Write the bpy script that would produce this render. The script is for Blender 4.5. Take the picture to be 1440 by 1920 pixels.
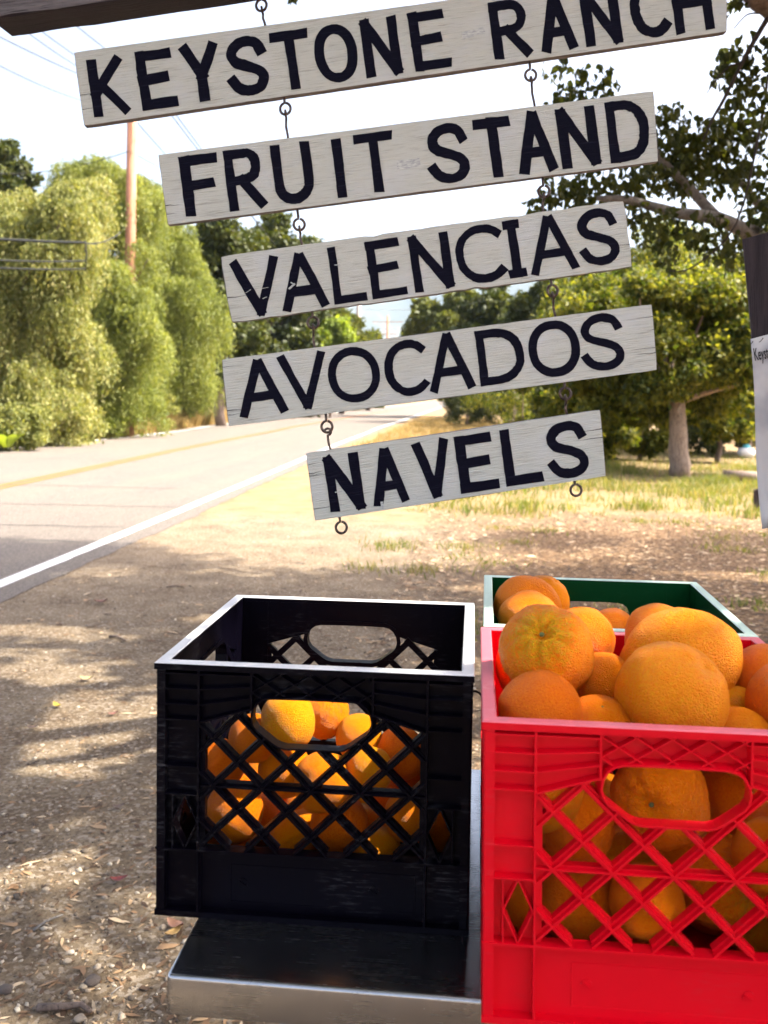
import bpy, bmesh, math, random
import numpy as np
from mathutils import Vector, Matrix

for _o in list(bpy.data.objects):
    bpy.data.objects.remove(_o)
SC = bpy.context.scene
COL = SC.collection
R = math.radians
random.seed(7)
RNG = np.random.default_rng(7)

# ------------------------------------------------------------------ camera
CAM_H = 1.40
YAW, ROLL = R(-5.95), R(0.7)
FPX, CX, CY = 1720.0, 720.0, 745.0          # focal length and principal point, photo pixels
FWD = np.array([math.sin(YAW), math.cos(YAW), 0.0])
_RT = np.array([math.cos(YAW), -math.sin(YAW), 0.0])
_UP = np.array([0.0, 0.0, 1.0])
RIGHT = math.cos(ROLL) * _RT + math.sin(ROLL) * _UP
UPV = -math.sin(ROLL) * _RT + math.cos(ROLL) * _UP
EYE = np.array([0.0, 0.0, CAM_H])
cam_d = bpy.data.cameras.new('camera')
cam = bpy.data.objects.new('camera', cam_d)
COL.objects.link(cam)
SC.camera = cam
cam.matrix_world = Matrix((
    (RIGHT[0], UPV[0], -FWD[0], EYE[0]),
    (RIGHT[1], UPV[1], -FWD[1], EYE[1]),
    (RIGHT[2], UPV[2], -FWD[2], EYE[2]),
    (0, 0, 0, 1)))
cam_d.sensor_fit = 'HORIZONTAL'
cam_d.sensor_width = 36.0
cam_d.lens = 36.0 * FPX / 1440.0
cam_d.shift_x = 0.0
cam_d.shift_y = -(960.0 - CY) / 1440.0
cam_d.clip_start = 0.05
cam_d.clip_end = 20000
cam_d.dof.use_dof = True
cam_d.dof.focus_distance = 1.3
cam_d.dof.aperture_fstop = 11.0

# ------------------------------------------------------------------ sky and sun
SUN_EL, SUN_AZ = R(50), R(82)               # azimuth clockwise from +Y
W = bpy.data.worlds.new('World')
SC.world = W
W.use_nodes = True
_n = W.node_tree.nodes
_sky = _n.new('ShaderNodeTexSky')
_sky.sky_type = 'NISHITA'
_sky.sun_disc = False
_sky.sun_elevation = SUN_EL
_sky.sun_rotation = SUN_AZ
_sky.air_density = 0.6
_sky.dust_density = 10.0
_sky.ozone_density = 1.0
_n['Background'].inputs['Strength'].default_value = 0.13
W.node_tree.links.new(_sky.outputs[0], _n['Background'].inputs['Color'])
sun_d = bpy.data.lights.new('sun', 'SUN')
sun_d.energy = 3.1
sun_d.angle = R(0.53)
sun_d.color = (1.0, 0.92, 0.76)
sun = bpy.data.objects.new('sun', sun_d)
COL.objects.link(sun)
SUN_DIR = Vector((math.cos(SUN_EL) * math.sin(SUN_AZ), math.cos(SUN_EL) * math.cos(SUN_AZ), math.sin(SUN_EL)))
sun.rotation_euler = SUN_DIR.to_track_quat('Z', 'Y').to_euler()
sun.location = (8, 2, 12)
SC.view_settings.view_transform = 'Standard'
SC.view_settings.look = 'None'
SC.view_settings.exposure = 2.4
SC.view_settings.gamma = 1.0
SC.view_settings.use_curve_mapping = False
try:
    SC.cycles.use_denoising = True
    SC.cycles.max_bounces = 10
    SC.cycles.transparent_max_bounces = 12
    SC.cycles.sample_clamp_indirect = 8
except Exception:
    pass


# ------------------------------------------------------------------ helpers
def ray(x, y):
    return FWD + RIGHT * (x - CX) / FPX - UPV * (y - CY) / FPX


def P(x, y, d):
    """point seen at photo pixel x, y at camera depth d (metres)"""
    return EYE + ray(x, y) * d


def G(x, y, z=0.0):
    r = ray(x, y)
    return EYE + r * ((z - CAM_H) / r[2])


def project(p):
    q = np.asarray(p) - EYE
    d = q @ FWD
    dd = np.maximum(d, 1e-3)
    return CX + FPX * (q @ RIGHT) / dd, CY - FPX * (q @ UPV) / dd, d


def link(name, mesh, mat=None, parent=None, loc=None, smooth=False):
    o = bpy.data.objects.new(name, mesh)
    COL.objects.link(o)
    if mat is not None and len(mesh.materials) == 0:
        mesh.materials.append(mat)
    if parent is not None:
        o.parent = parent
    if loc is not None:
        o.location = loc
    if smooth:
        mesh.polygons.foreach_set('use_smooth', [True] * len(mesh.polygons))
    return o


def mesh_np(name, V, F):
    """mesh from numpy verts (n,3) and faces (m,k)"""
    V = np.asarray(V, dtype=np.float32)
    F = np.asarray(F, dtype=np.int32)
    me = bpy.data.meshes.new(name)
    k = F.shape[1]
    me.vertices.add(len(V))
    me.vertices.foreach_set('co', V.ravel())
    me.loops.add(F.size)
    me.loops.foreach_set('vertex_index', F.ravel())
    me.polygons.add(len(F))
    me.polygons.foreach_set('loop_start', np.arange(0, F.size, k, dtype=np.int32))
    me.update(calc_edges=True)
    me.validate()
    return me


class MB:
    def __init__(s):
        s.v, s.f = [], []

    def add(s, V, F):
        b = len(s.v)
        s.v.extend([tuple(map(float, p)) for p in V])
        s.f.extend([tuple(i + b for i in q) for q in F])

    def box(s, x0, x1, y0, y1, z0, z1):
        V = [(x, y, z) for z in (z0, z1) for x, y in ((x0, y0), (x1, y0), (x1, y1), (x0, y1))]
        s.add(V, [(3, 2, 1, 0), (4, 5, 6, 7), (0, 1, 5, 4), (1, 2, 6, 5), (2, 3, 7, 6), (3, 0, 4, 7)])

    def prism(s, ptsA, ptsB):
        """closed solid between two corresponding loops"""
        n = len(ptsA)
        F = [tuple(range(n - 1, -1, -1)), tuple(range(n, 2 * n))]
        F += [(i, (i + 1) % n, n + (i + 1) % n, n + i) for i in range(n)]
        s.add(list(ptsA) + list(ptsB), F)

    def tube(s, path, rad, sides=8, closed=False, cap=True):
        path = [np.array(p, float) for p in path]
        n = len(path)
        rad = [rad] * n if np.isscalar(rad) else list(rad)
        V, F = [], []
        prev = None
        for i in range(n):
            if closed:
                t = path[(i + 1) % n] - path[i - 1]
            else:
                t = path[min(i + 1, n - 1)] - path[max(i - 1, 0)]
            t = t / (np.linalg.norm(t) + 1e-12)
            if prev is None:
                a = np.array([0, 0, 1.0]) if abs(t[2]) < 0.9 else np.array([1.0, 0, 0])
                u = np.cross(t, a)
            else:
                u = prev - t * (prev @ t)
            u = u / (np.linalg.norm(u) + 1e-12)
            prev = u
            w = np.cross(t, u)
            for k in range(sides):
                a = 2 * math.pi * k / sides
                V.append(path[i] + rad[i] * (math.cos(a) * u + math.sin(a) * w))
        m = n if closed else n - 1
        for i in range(m):
            j = (i + 1) % n
            for k in range(sides):
                k2 = (k + 1) % sides
                F.append((i * sides + k, i * sides + k2, j * sides + k2, j * sides + k))
        if cap and not closed:
            F.append(tuple(range(sides - 1, -1, -1)))
            F.append(tuple((n - 1) * sides + k for k in range(sides)))
        s.add(V, F)

    def build(s, name, mat=None, parent=None, loc=None, smooth=False):
        me = bpy.data.meshes.new(name)
        me.from_pydata(s.v, [], s.f)
        me.update()
        bm = bmesh.new()
        bm.from_mesh(me)
        bmesh.ops.recalc_face_normals(bm, faces=bm.faces)
        bm.to_mesh(me)
        bm.free()
        return link(name, me, mat, parent, loc, smooth)


def tag(o, label=None, cat=None, group=None, kind=None):
    if label:
        o['label'] = label
    if cat:
        o['category'] = cat
    if group:
        o['group'] = group
    if kind:
        o['kind'] = kind
    return o


def empty(name, loc=(0, 0, 0), label=None, cat=None, group=None):
    o = bpy.data.objects.new(name, None)
    COL.objects.link(o)
    o.location = tuple(map(float, loc))
    o.empty_display_size = 0.1
    return tag(o, label, cat, group)


# ------------------------------------------------------------------ materials
def mat(name, color=(0.5, 0.5, 0.5), rough=0.6, metal=0.0, spec=0.5):
    m = bpy.data.materials.new(name)
    m.use_nodes = True
    b = m.node_tree.nodes['Principled BSDF']
    b.inputs['Base Color'].default_value = (*color, 1)
    b.inputs['Roughness'].default_value = rough
    b.inputs['Metallic'].default_value = metal
    b.inputs['Specular IOR Level'].default_value = spec
    return m


class NT:
    """small node builder"""
    def __init__(s, m):
        s.m = m
        s.t = m.node_tree
        s.b = s.t.nodes.get('Principled BSDF')
        s.out = s.t.nodes.get('Material Output')

    def n(s, typ, **kw):
        nd = s.t.nodes.new('ShaderNode' + typ)
        for k, v in kw.items():
            setattr(nd, k, v)
        return nd

    def l(s, a, b):
        s.t.links.new(a, b)

    def val(s, sock, v):
        if hasattr(v, 'is_output'):
            s.l(v, sock)
        elif isinstance(v, (tuple, list)):
            sock.default_value = (*v, 1) if len(v) == 3 and sock.type == 'RGBA' else v
        else:
            sock.default_value = v

    def coord(s, kind='Object', scale=(1, 1, 1), rot=(0, 0, 0)):
        if kind == 'Position':
            src = s.n('NewGeometry').outputs['Position']
        else:
            src = s.n('TexCoord').outputs[kind]
        mp = s.n('Mapping')
        mp.inputs['Scale'].default_value = scale
        mp.inputs['Rotation'].default_value = rot
        s.l(src, mp.inputs['Vector'])
        return mp.outputs[0]

    def noise(s, vec, scale=5, detail=4, rough=0.55, dist=0.0):
        nd = s.n('TexNoise')
        s.l(vec, nd.inputs['Vector'])
        nd.inputs['Scale'].default_value = scale
        nd.inputs['Detail'].default_value = detail
        nd.inputs['Roughness'].default_value = rough
        nd.inputs['Distortion'].default_value = dist
        return nd.outputs['Fac']

    def voro(s, vec, scale=5, feature='F1', out='Distance', rand=1.0):
        nd = s.n('TexVoronoi', feature=feature)
        s.l(vec, nd.inputs['Vector'])
        nd.inputs['Scale'].default_value = scale
        nd.inputs['Randomness'].default_value = rand
        return nd.outputs[out]

    def ramp(s, fac, stops, interp='LINEAR'):
        nd = s.n('ValToRGB')
        cr = nd.color_ramp
        cr.interpolation = interp
        while len(cr.elements) < len(stops):
            cr.elements.new(0.5)
        for e, (p, c) in zip(cr.elements, stops):
            e.position = p
            e.color = (*c, 1) if not np.isscalar(c) else (c, c, c, 1)
        s.val(nd.inputs[0], fac)
        return nd.outputs[0]

    def mix(s, fac, a, b, mode='MIX'):
        nd = s.n('Mix', data_type='RGBA', blend_type=mode)
        s.val(nd.inputs[0], fac)
        s.val(nd.inputs[6], a)
        s.val(nd.inputs[7], b)
        return nd.outputs[2]

    def math(s, op, a, b=0.0, clamp=False):
        nd = s.n('Math', operation=op, use_clamp=clamp)
        s.val(nd.inputs[0], a)
        s.val(nd.inputs[1], b)
        return nd.outputs[0]

    def bump(s, h, strength=0.3, dist=0.01, normal=None):
        nd = s.n('Bump')
        nd.inputs['Strength'].default_value = strength
        nd.inputs['Distance'].default_value = dist
        s.l(h, nd.inputs['Height'])
        if normal is not None:
            s.l(normal, nd.inputs['Normal'])
        s.l(nd.outputs[0], s.b.inputs['Normal'])
        return nd.outputs[0]

    def base(s, c):
        s.val(s.b.inputs['Base Color'], c)

    def rough(s, c):
        s.val(s.b.inputs['Roughness'], c)


def leaf_mat(name, cols, trans=0.45, rough=0.5, tcol=None, pos_scale=0.6):
    """leaf: diffuse + translucent + a little gloss, colour varies leaf by leaf and bough by bough"""
    m = mat(name, cols[0], rough)
    t = NT(m)
    rnd = t.n('NewGeometry').outputs['Random Per Island']
    nz = t.noise(t.coord('Position'), pos_scale, 2)
    f = t.math('ADD', t.math('MULTIPLY', rnd, 0.55), t.math('MULTIPLY', nz, 0.55), True)
    c = t.ramp(f, [(i / (len(cols) - 1) * 0.7 + 0.15, k) for i, k in enumerate(cols)])
    t.base(c)
    t.b.inputs['Specular IOR Level'].default_value = 0.35
    tr = t.n('BsdfTranslucent')
    tc = t.mix(1.0, c, tcol or (1.5, 1.45, 0.55), 'MULTIPLY')
    t.l(tc, tr.inputs['Color'])
    mx = t.n('MixShader')
    mx.inputs[0].default_value = trans
    t.l(t.b.outputs[0], mx.inputs[1])
    t.l(tr.outputs[0], mx.inputs[2])
    t.l(mx.outputs[0], t.out.inputs['Surface'])
    return m


def plastic(name, col, rough=0.4, scuff=(0.2, 0.2, 0.2), amt=0.25):
    m = mat(name, col, rough, 0.0, (0.2 if 'red' in name else 0.07) if 'rim' not in name else 0.6)
    t = NT(m)
    v = t.coord('Object')
    a = t.noise(v, 9, 5, 0.65)
    b = t.noise(t.coord('Object', (1, 1, 6)), 60, 3)
    k = t.math('MULTIPLY', t.ramp(a, [(0.50, 0.0), (0.68, 1.0)]), t.ramp(b, [(0.52, 0.0), (0.7, 1.0)]))
    k = t.math('MULTIPLY', k, amt)
    t.base(t.mix(k, col, scuff))
    t.rough(t.math('ADD', rough - 0.06, t.math('MULTIPLY', a, 0.16)))
    t.bump(t.noise(v, 160, 3), 0.06, 0.002)
    return m


M = {}
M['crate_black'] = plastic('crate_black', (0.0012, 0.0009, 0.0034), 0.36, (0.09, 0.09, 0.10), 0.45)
M['crate_black_rim'] = plastic('crate_black_rim', (0.66, 0.66, 0.69), 0.3, (0.22, 0.22, 0.23), 0.7)  # pale rim colours: sky glare painted in, along with some fading
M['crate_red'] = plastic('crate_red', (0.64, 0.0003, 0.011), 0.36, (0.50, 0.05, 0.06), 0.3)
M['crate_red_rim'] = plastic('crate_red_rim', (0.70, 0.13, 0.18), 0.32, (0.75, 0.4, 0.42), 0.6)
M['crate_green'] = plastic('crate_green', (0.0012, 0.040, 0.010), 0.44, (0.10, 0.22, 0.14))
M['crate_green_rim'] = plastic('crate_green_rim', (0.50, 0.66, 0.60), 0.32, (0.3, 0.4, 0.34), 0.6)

m = M['white_board'] = mat('white_board', (0.7, 0.7, 0.67), 0.55)
t = NT(m)
v = t.coord('Object', (2.2, 30, 40))
g1 = t.noise(v, 3.2, 6, 0.62, 0.35)
g2 = t.noise(t.coord('Object', (5, 60, 110)), 4, 4, 0.6, 0.25)
blot = t.noise(t.coord('Object', (1, 1, 1.6)), 9, 3)
fine = t.ramp(g2, [(0.28, (0.31, 0.305, 0.265)), (0.43, (0.525, 0.535, 0.48)), (0.62, (0.565, 0.575, 0.52)), (1, (0.605, 0.61, 0.56))])
c = t.mix(t.ramp(blot, [(0.5, 0.0), (0.72, 0.5)]), fine, (0.58, 0.60, 0.62))
c = t.mix(t.ramp(g1, [(0.27, 0.8), (0.37, 0.0)]), c, (0.30, 0.285, 0.25))
t.base(c)
t.bump(t.math('ADD', t.math('MULTIPLY', g1, 0.6), g2), 0.7, 0.004)
m = M['board_edge'] = mat('board_edge', (0.20, 0.17, 0.17), 0.75)
t = NT(m)
t.base(t.ramp(t.noise(t.coord('Object', (6, 40, 40)), 4, 5), [(0.3, (0.10, 0.085, 0.09)), (0.7, (0.33, 0.30, 0.29))]))
m = M['smear'] = mat('smear', (0.45, 0.46, 0.46), 0.6)
t = NT(m)
t.base(t.ramp(t.noise(t.coord('Object', (20, 60, 90)), 4, 5, 0.65), [(0.40, (0.34, 0.35, 0.36)), (0.58, (0.58, 0.595, 0.55))]))
m = M['letter_paint'] = mat('letter_paint', (0.012, 0.011, 0.022), 0.55, spec=0.06)
t = NT(m)
g2 = t.noise(t.coord('Object', (5, 60, 110)), 4, 4, 0.6, 0.25)
g3 = t.noise(t.coord('Object', (2.2, 30, 40)), 3.2, 6, 0.62, 0.35)
t.base(t.mix(t.ramp(g3, [(0.20, 0.4), (0.26, 0.0)]), t.mix(t.ramp(g2, [(0.28, 0.7), (0.44, 0.0)]), (0.0035, 0.0034, 0.011), (0.020, 0.020, 0.036)), (0.4, 0.39, 0.37)))
t.bump(g2, 0.5, 0.002)


def wood(name, dark, light, scale=(1, 1, 1), rough=0.75, bumpd=0.006):
    m = mat(name, dark, rough)
    t = NT(m)
    a = t.noise(t.coord('Object', scale), 3, 6, 0.65, 0.4)
    b = t.noise(t.coord('Object', tuple(s * 3 for s in scale)), 5, 4, 0.6)
    c = t.ramp(a, [(0.32, dark), (0.62, light)])
    c = t.mix(t.ramp(b, [(0.34, 0.7), (0.46, 0.0)]), c, tuple(x * 0.35 for x in dark))
    t.base(c)
    t.bump(t.math('ADD', a, b), 0.6, bumpd)
    return m


M['beam_shade'] = wood('beam_shade', (0.0055, 0.0018, 0.0060), (0.017, 0.0065, 0.016), (1.2, 22, 22))  # darker copy of the beam wood, shade painted into the colour
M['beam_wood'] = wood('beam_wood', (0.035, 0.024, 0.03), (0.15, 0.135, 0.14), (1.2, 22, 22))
M['post_wood'] = wood('post_wood', (0.012, 0.006, 0.010), (0.045, 0.030, 0.036), (26, 26, 1.3))
M['pole_wood'] = wood('pole_wood', (0.25, 0.10, 0.055), (0.46, 0.22, 0.13), (9, 9, 0.5))
M['pole_grey'] = wood('pole_grey', (0.14, 0.11, 0.10), (0.30, 0.25, 0.22), (6, 6, 0.5))
M['bark_pale'] = wood('bark_pale', (0.11, 0.098, 0.09), (0.25, 0.228, 0.212), (7, 7, 5))
M['bark_brown'] = wood('bark_brown', (0.09, 0.06, 0.045), (0.22, 0.16, 0.13), (9, 9, 2))
M['bark_trunk'] = wood('bark_trunk', (0.17, 0.115, 0.085), (0.42, 0.31, 0.24), (11, 11, 2.5))
M['twig'] = mat('twig', (0.035, 0.024, 0.02), 0.8)
m = M['iron'] = mat('iron', (0.10, 0.075, 0.07), 0.5, 0.75)
t = NT(m)
t.base(t.ramp(t.noise(t.coord('Object'), 130, 4), [(0.35, (0.05, 0.03, 0.028)), (0.65, (0.15, 0.115, 0.10))]))
M['cable'] = mat('cable', (0.018, 0.02, 0.02), 0.8, spec=0.2)
M['wire'] = mat('wire', (0.05, 0.05, 0.065), 0.7)

m = M['steel'] = mat('steel', (0.55, 0.55, 0.56), 0.3, 1.0)
t = NT(m)
br = t.noise(t.coord('Object', (3, 260, 260)), 2.2, 5, 0.65)
sm = t.noise(t.coord('Object'), 16, 4, 0.6)
scr = t.noise(t.coord('Object', (7, 300, 60), (0, 0, 0.6)), 1.3, 3)
scr2 = t.noise(t.coord('Object', (300, 9, 60), (0, 0, -0.3)), 1.1, 3)
sk = t.math('ADD', t.ramp(scr, [(0.73, 0.0), (0.77, 0.10)]), t.ramp(scr2, [(0.74, 0.0), (0.78, 0.08)]))
t.rough(t.math('ADD', t.math('ADD', 0.13, sk), t.math('ADD', t.math('MULTIPLY', br, 0.12), t.math('MULTIPLY', sm, 0.14))))
t.base(t.mix(t.ramp(sm, [(0.45, 0.0), (0.75, 0.6)]), (0.45, 0.45, 0.465), (0.33, 0.325, 0.32)))
t.bump(t.math('ADD', br, t.math('MULTIPLY', sm, 0.4)), 0.10, 0.0012)

m = M['orange_peel'] = mat('orange_peel', (0.80, 0.26, 0.01), 0.36)
t = NT(m)
oi = t.n('ObjectInfo').outputs['Random']
v = t.coord('Object')
big = t.noise(v, 17, 3)
f = t.math('ADD', t.math('MULTIPLY', oi, 0.5), t.math('MULTIPLY', big, 0.75))
c = t.ramp(f, [(0.26, (0.84, 0.115, 0.0008)), (0.52, (0.95, 0.205, 0.0008)), (0.80, (0.96, 0.31, 0.001)), (1.0, (0.90, 0.41, 0.003))])
spots = t.voro(v, 85, 'F1', 'Distance')
spn = t.noise(v, 30, 2)
k = t.math('MULTIPLY', t.ramp(spots, [(0.07, 1.0), (0.13, 0.0)]), t.ramp(spn, [(0.60, 0.0), (0.66, 0.75)]))
c = t.mix(k, c, (0.16, 0.05, 0.01))
sepo = t.n('SeparateXYZ'); t.l(t.n('TexCoord').outputs['Object'], sepo.inputs[0])
sh = t.math('ADD', sepo.outputs['Z'], t.math('MULTIPLY', t.math('SUBTRACT', big, 0.5), 0.9))
shf = t.math('MULTIPLY', t.ramp(sh, [(0.62, 0.0), (1.0, 1.0)]), t.ramp(t.math('FRACT', t.math('MULTIPLY', oi, 7.3)), [(0.45, 0.0), (0.95, 0.75)]))
c = t.mix(shf, c, (0.62, 0.43, 0.008))
scar = t.noise(t.coord('Object', (1, 1, 2.2)), 3.1, 6, 0.75)
c = t.mix(t.ramp(scar, [(0.655, 0.0), (0.70, 0.55)]), c, (0.42, 0.17, 0.03))
pores = t.voro(v, 46, 'SMOOTH_F1', 'Distance')
c = t.mix(t.ramp(pores, [(0.0, 0.38), (0.42, 0.0)]), c, (0.62, 0.09, 0.001))
t.base(c)
t.b.inputs['Subsurface Weight'].default_value = 0.0
t.b.inputs['Subsurface Radius'].default_value = (0.012, 0.005, 0.002)
t.b.inputs['Specular IOR Level'].default_value = 0.22
t.rough(t.math('ADD', 0.27, t.math('MULTIPLY', big, 0.14)))
lum = t.noise(v, 25, 5, 0.6)
t.bump(t.math('ADD', t.math('MULTIPLY', pores, 0.55), lum), 0.95, 0.0048)
M['orange_stem'] = mat('orange_stem', (0.10, 0.11, 0.03), 0.8)
M['orange_navel'] = mat('orange_navel', (0.50, 0.24, 0.04), 0.8)

m = M['paper'] = mat('paper', (0.62, 0.62, 0.63), 0.45)
t = NT(m)
t.base(t.ramp(t.noise(t.coord('Object'), 9, 3), [(0.42, (0.47, 0.47, 0.49)), (0.56, (0.66, 0.64, 0.63))]))
M['ink'] = mat('ink', (0.02, 0.02, 0.022), 0.6)
M['white_plastic'] = mat('white_plastic', (0.82, 0.82, 0.82), 0.4)
M['teal_plastic'] = mat('teal_plastic', (0.10, 0.42, 0.50), 0.4)

M['leaf_pepper'] = leaf_mat('leaf_pepper', [(0.0738, 0.0943, 0.0246), (0.1558, 0.1763, 0.0492), (0.2542, 0.2665, 0.0820), (0.3608, 0.3280, 0.1394)], 0.40, pos_scale=0.55)
M['leaf_pepper_bright'] = leaf_mat('leaf_pepper_bright', [(0.0656, 0.0943, 0.0205), (0.1558, 0.1886, 0.0410), (0.2788, 0.2952, 0.0779)], 0.42, pos_scale=0.55)
M['leaf_oak'] = leaf_mat('leaf_oak', [(0.0180, 0.0295, 0.0066), (0.0410, 0.0558, 0.0107), (0.0902, 0.0984, 0.0180)], 0.28)
M['leaf_far'] = leaf_mat('leaf_far', [(0.0451, 0.0615, 0.0131), (0.0902, 0.1066, 0.0180), (0.1476, 0.1517, 0.0246)], 0.3, pos_scale=0.25)
M['leaf_citrus'] = leaf_mat('leaf_citrus', [(0.0198, 0.0396, 0.0072), (0.0540, 0.0792, 0.0108), (0.1350, 0.1485, 0.0180), (0.2430, 0.2295, 0.0360)], 0.5, pos_scale=1.3)
M['leaf_shade'] = leaf_mat('leaf_shade', [(0.0198, 0.0306, 0.0090), (0.0432, 0.0558, 0.0126), (0.0855, 0.0945, 0.0180)], 0.42, pos_scale=1.5)
M['leaf_bright'] = leaf_mat('leaf_bright', [(0.10, 0.15, 0.015), (0.18, 0.25, 0.03), (0.28, 0.33, 0.05)], 0.45)
M['grass_green'] = leaf_mat('grass_green', [(0.045, 0.085, 0.014), (0.10, 0.145, 0.026), (0.20, 0.195, 0.055), (0.30, 0.235, 0.10)], 0.4, pos_scale=0.9)
M['grass_dry'] = leaf_mat('grass_dry', [(0.1640, 0.1476, 0.0410), (0.3280, 0.2378, 0.0902), (0.4428, 0.3280, 0.1558)], 0.35, tcol=(1.3, 1.15, 0.8))
m = M['litter'] = mat('litter', (0.2, 0.14, 0.09), 0.8)
t = NT(m)
t.base(t.ramp(t.n('NewGeometry').outputs['Random Per Island'], [(0, (0.035, 0.018, 0.009)), (0.35, (0.12, 0.062, 0.028)), (0.65, (0.26, 0.15, 0.075)), (0.87, (0.45, 0.31, 0.18)), (1, (0.60, 0.47, 0.32))]))
m = M['gravel'] = mat('gravel', (0.25, 0.21, 0.18), 0.85)
t = NT(m)
t.base(t.ramp(t.n('NewGeometry').outputs['Random Per Island'], [(0, (0.06, 0.045, 0.034)), (0.35, (0.17, 0.13, 0.095)), (0.7, (0.31, 0.25, 0.19)), (1, (0.52, 0.45, 0.36))]))
M['stone_dark'] = wood('stone_dark', (0.07, 0.05, 0.045), (0.15, 0.12, 0.105), (8, 8, 8))
M['stone_pale'] = wood('stone_pale', (0.34, 0.26, 0.19), (0.52, 0.43, 0.33), (8, 8, 8))

m = M['dirt'] = mat('dirt', (0.25, 0.2, 0.15), 0.92, spec=0.2)
t = NT(m)
v = t.coord('Position')
big = t.noise(v, 0.35, 4)
mid = t.noise(v, 2.6, 5, 0.65)
fin = t.noise(v, 60, 6, 0.75)
grit = t.voro(v, 85, 'F1', 'Color')
gv = t.n('SeparateColor')
t.l(grit, gv.inputs[0])
c = t.ramp(mid, [(0.30, (0.115, 0.078, 0.047)), (0.55, (0.215, 0.162, 0.107)), (0.75, (0.30, 0.235, 0.16))])
c = t.mix(t.ramp(fin, [(0.38, 0.75), (0.56, 0.0)]), c, (0.065, 0.042, 0.026))
c = t.mix(t.ramp(gv.outputs[0], [(0.62, 0.0), (1.0, 0.55)]), c, (0.42, 0.36, 0.30))
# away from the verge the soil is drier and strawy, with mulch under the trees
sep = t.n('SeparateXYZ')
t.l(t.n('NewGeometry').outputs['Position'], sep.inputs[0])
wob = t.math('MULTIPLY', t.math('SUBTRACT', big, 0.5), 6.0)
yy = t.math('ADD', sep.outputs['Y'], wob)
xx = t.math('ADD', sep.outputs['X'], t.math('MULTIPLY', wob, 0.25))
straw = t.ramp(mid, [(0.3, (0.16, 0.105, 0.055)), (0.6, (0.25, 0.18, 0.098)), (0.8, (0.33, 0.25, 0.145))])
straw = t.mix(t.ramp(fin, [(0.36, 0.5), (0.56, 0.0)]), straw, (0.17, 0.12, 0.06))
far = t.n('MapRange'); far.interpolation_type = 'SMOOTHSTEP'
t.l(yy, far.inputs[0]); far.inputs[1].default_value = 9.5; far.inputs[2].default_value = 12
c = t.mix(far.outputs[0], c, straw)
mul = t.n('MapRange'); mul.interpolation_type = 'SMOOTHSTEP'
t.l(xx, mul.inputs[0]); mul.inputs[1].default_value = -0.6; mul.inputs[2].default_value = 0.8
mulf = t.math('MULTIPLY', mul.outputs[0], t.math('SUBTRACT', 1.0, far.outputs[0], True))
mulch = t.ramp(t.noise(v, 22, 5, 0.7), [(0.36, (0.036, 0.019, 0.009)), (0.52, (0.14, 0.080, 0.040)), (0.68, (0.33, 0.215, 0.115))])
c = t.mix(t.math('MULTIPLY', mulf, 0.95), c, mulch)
t.base(c)
t.bump(t.math('ADD', t.math('MULTIPLY', fin, 0.7), t.math('ADD', mid, t.math('MULTIPLY', gv.outputs[0], 0.35))), 0.7, 0.02)

m = M['asphalt'] = mat('asphalt', (0.16, 0.15, 0.15), 0.85, spec=0.3)
t = NT(m)
v = t.coord('Position')
sp = t.voro(v, 130, 'F1', 'Color')
gv = t.n('SeparateColor'); t.l(sp, gv.inputs[0])
a = t.noise(t.coord('Position', (1, 0.18, 1)), 1.6, 5, 0.6)
c = t.ramp(gv.outputs[0], [(0.0, (0.046, 0.041, 0.039)), (0.6, (0.112, 0.097, 0.087)), (1.0, (0.24, 0.212, 0.19))])
c = t.mix(t.ramp(a, [(0.35, 0.0), (0.7, 0.5)]), c, (0.165, 0.134, 0.108))
t.base(c)
t.bump(t.math('ADD', gv.outputs[0], t.noise(v, 40, 4)), 0.5, 0.006)


def paint_mat(name, col, worn):
    m = mat(name, col, 0.6)
    t = NT(m)
    v = t.coord('Position')
    t.base(t.mix(t.ramp(t.noise(v, 26, 5, 0.7), [(0.42, 0.0), (0.60, 0.55)]), col, worn))
    t.bump(t.noise(v, 90, 3), 0.3, 0.003)
    return m


M['line_white'] = paint_mat('line_white', (0.70, 0.70, 0.69), (0.45, 0.43, 0.42))
M['line_yellow'] = paint_mat('line_yellow', (0.31, 0.098, 0.003), (0.29, 0.125, 0.022))
M['tar'] = mat('tar', (0.045, 0.042, 0.042), 0.7)
m = M['mountain'] = mat('mountain', (0.10, 0.11, 0.07), 0.95, spec=0.1)
t = NT(m)
t.base(t.ramp(t.noise(t.coord('Position'), 0.006, 6, 0.65), [(0.38, (0.025, 0.035, 0.022)), (0.55, (0.05, 0.055, 0.04)), (0.68, (0.16, 0.145, 0.12))]))

# =================================================================== SETTING
def sheet(name, V, F, mt, z):
    V = np.asarray(V, float)
    V = np.c_[V, np.full(len(V), z)]
    o = link(name, mesh_np(name, V, F), mt)
    return tag(o, kind='structure')


_xs = [-6000, -1500, -300, -80, -30, -14, -10, -6, -3, 0, 3, 6, 10, 14, 30, 80, 300, 1500, 6000]
_ys = [-6000, -1500, -300, -80, -30, -10, -4, 0, 3, 6, 10, 14, 20, 30, 60, 120, 300, 900, 2000, 4000, 7000]
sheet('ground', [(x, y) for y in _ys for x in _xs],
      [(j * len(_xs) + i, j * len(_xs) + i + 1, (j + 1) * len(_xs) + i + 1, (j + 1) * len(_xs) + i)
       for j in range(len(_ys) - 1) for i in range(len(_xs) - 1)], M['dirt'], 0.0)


def curve_x(tab, y):
    ys = [a for a, _ in tab]
    xs = [b for _, b in tab]
    return np.interp(y, ys, xs)


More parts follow.
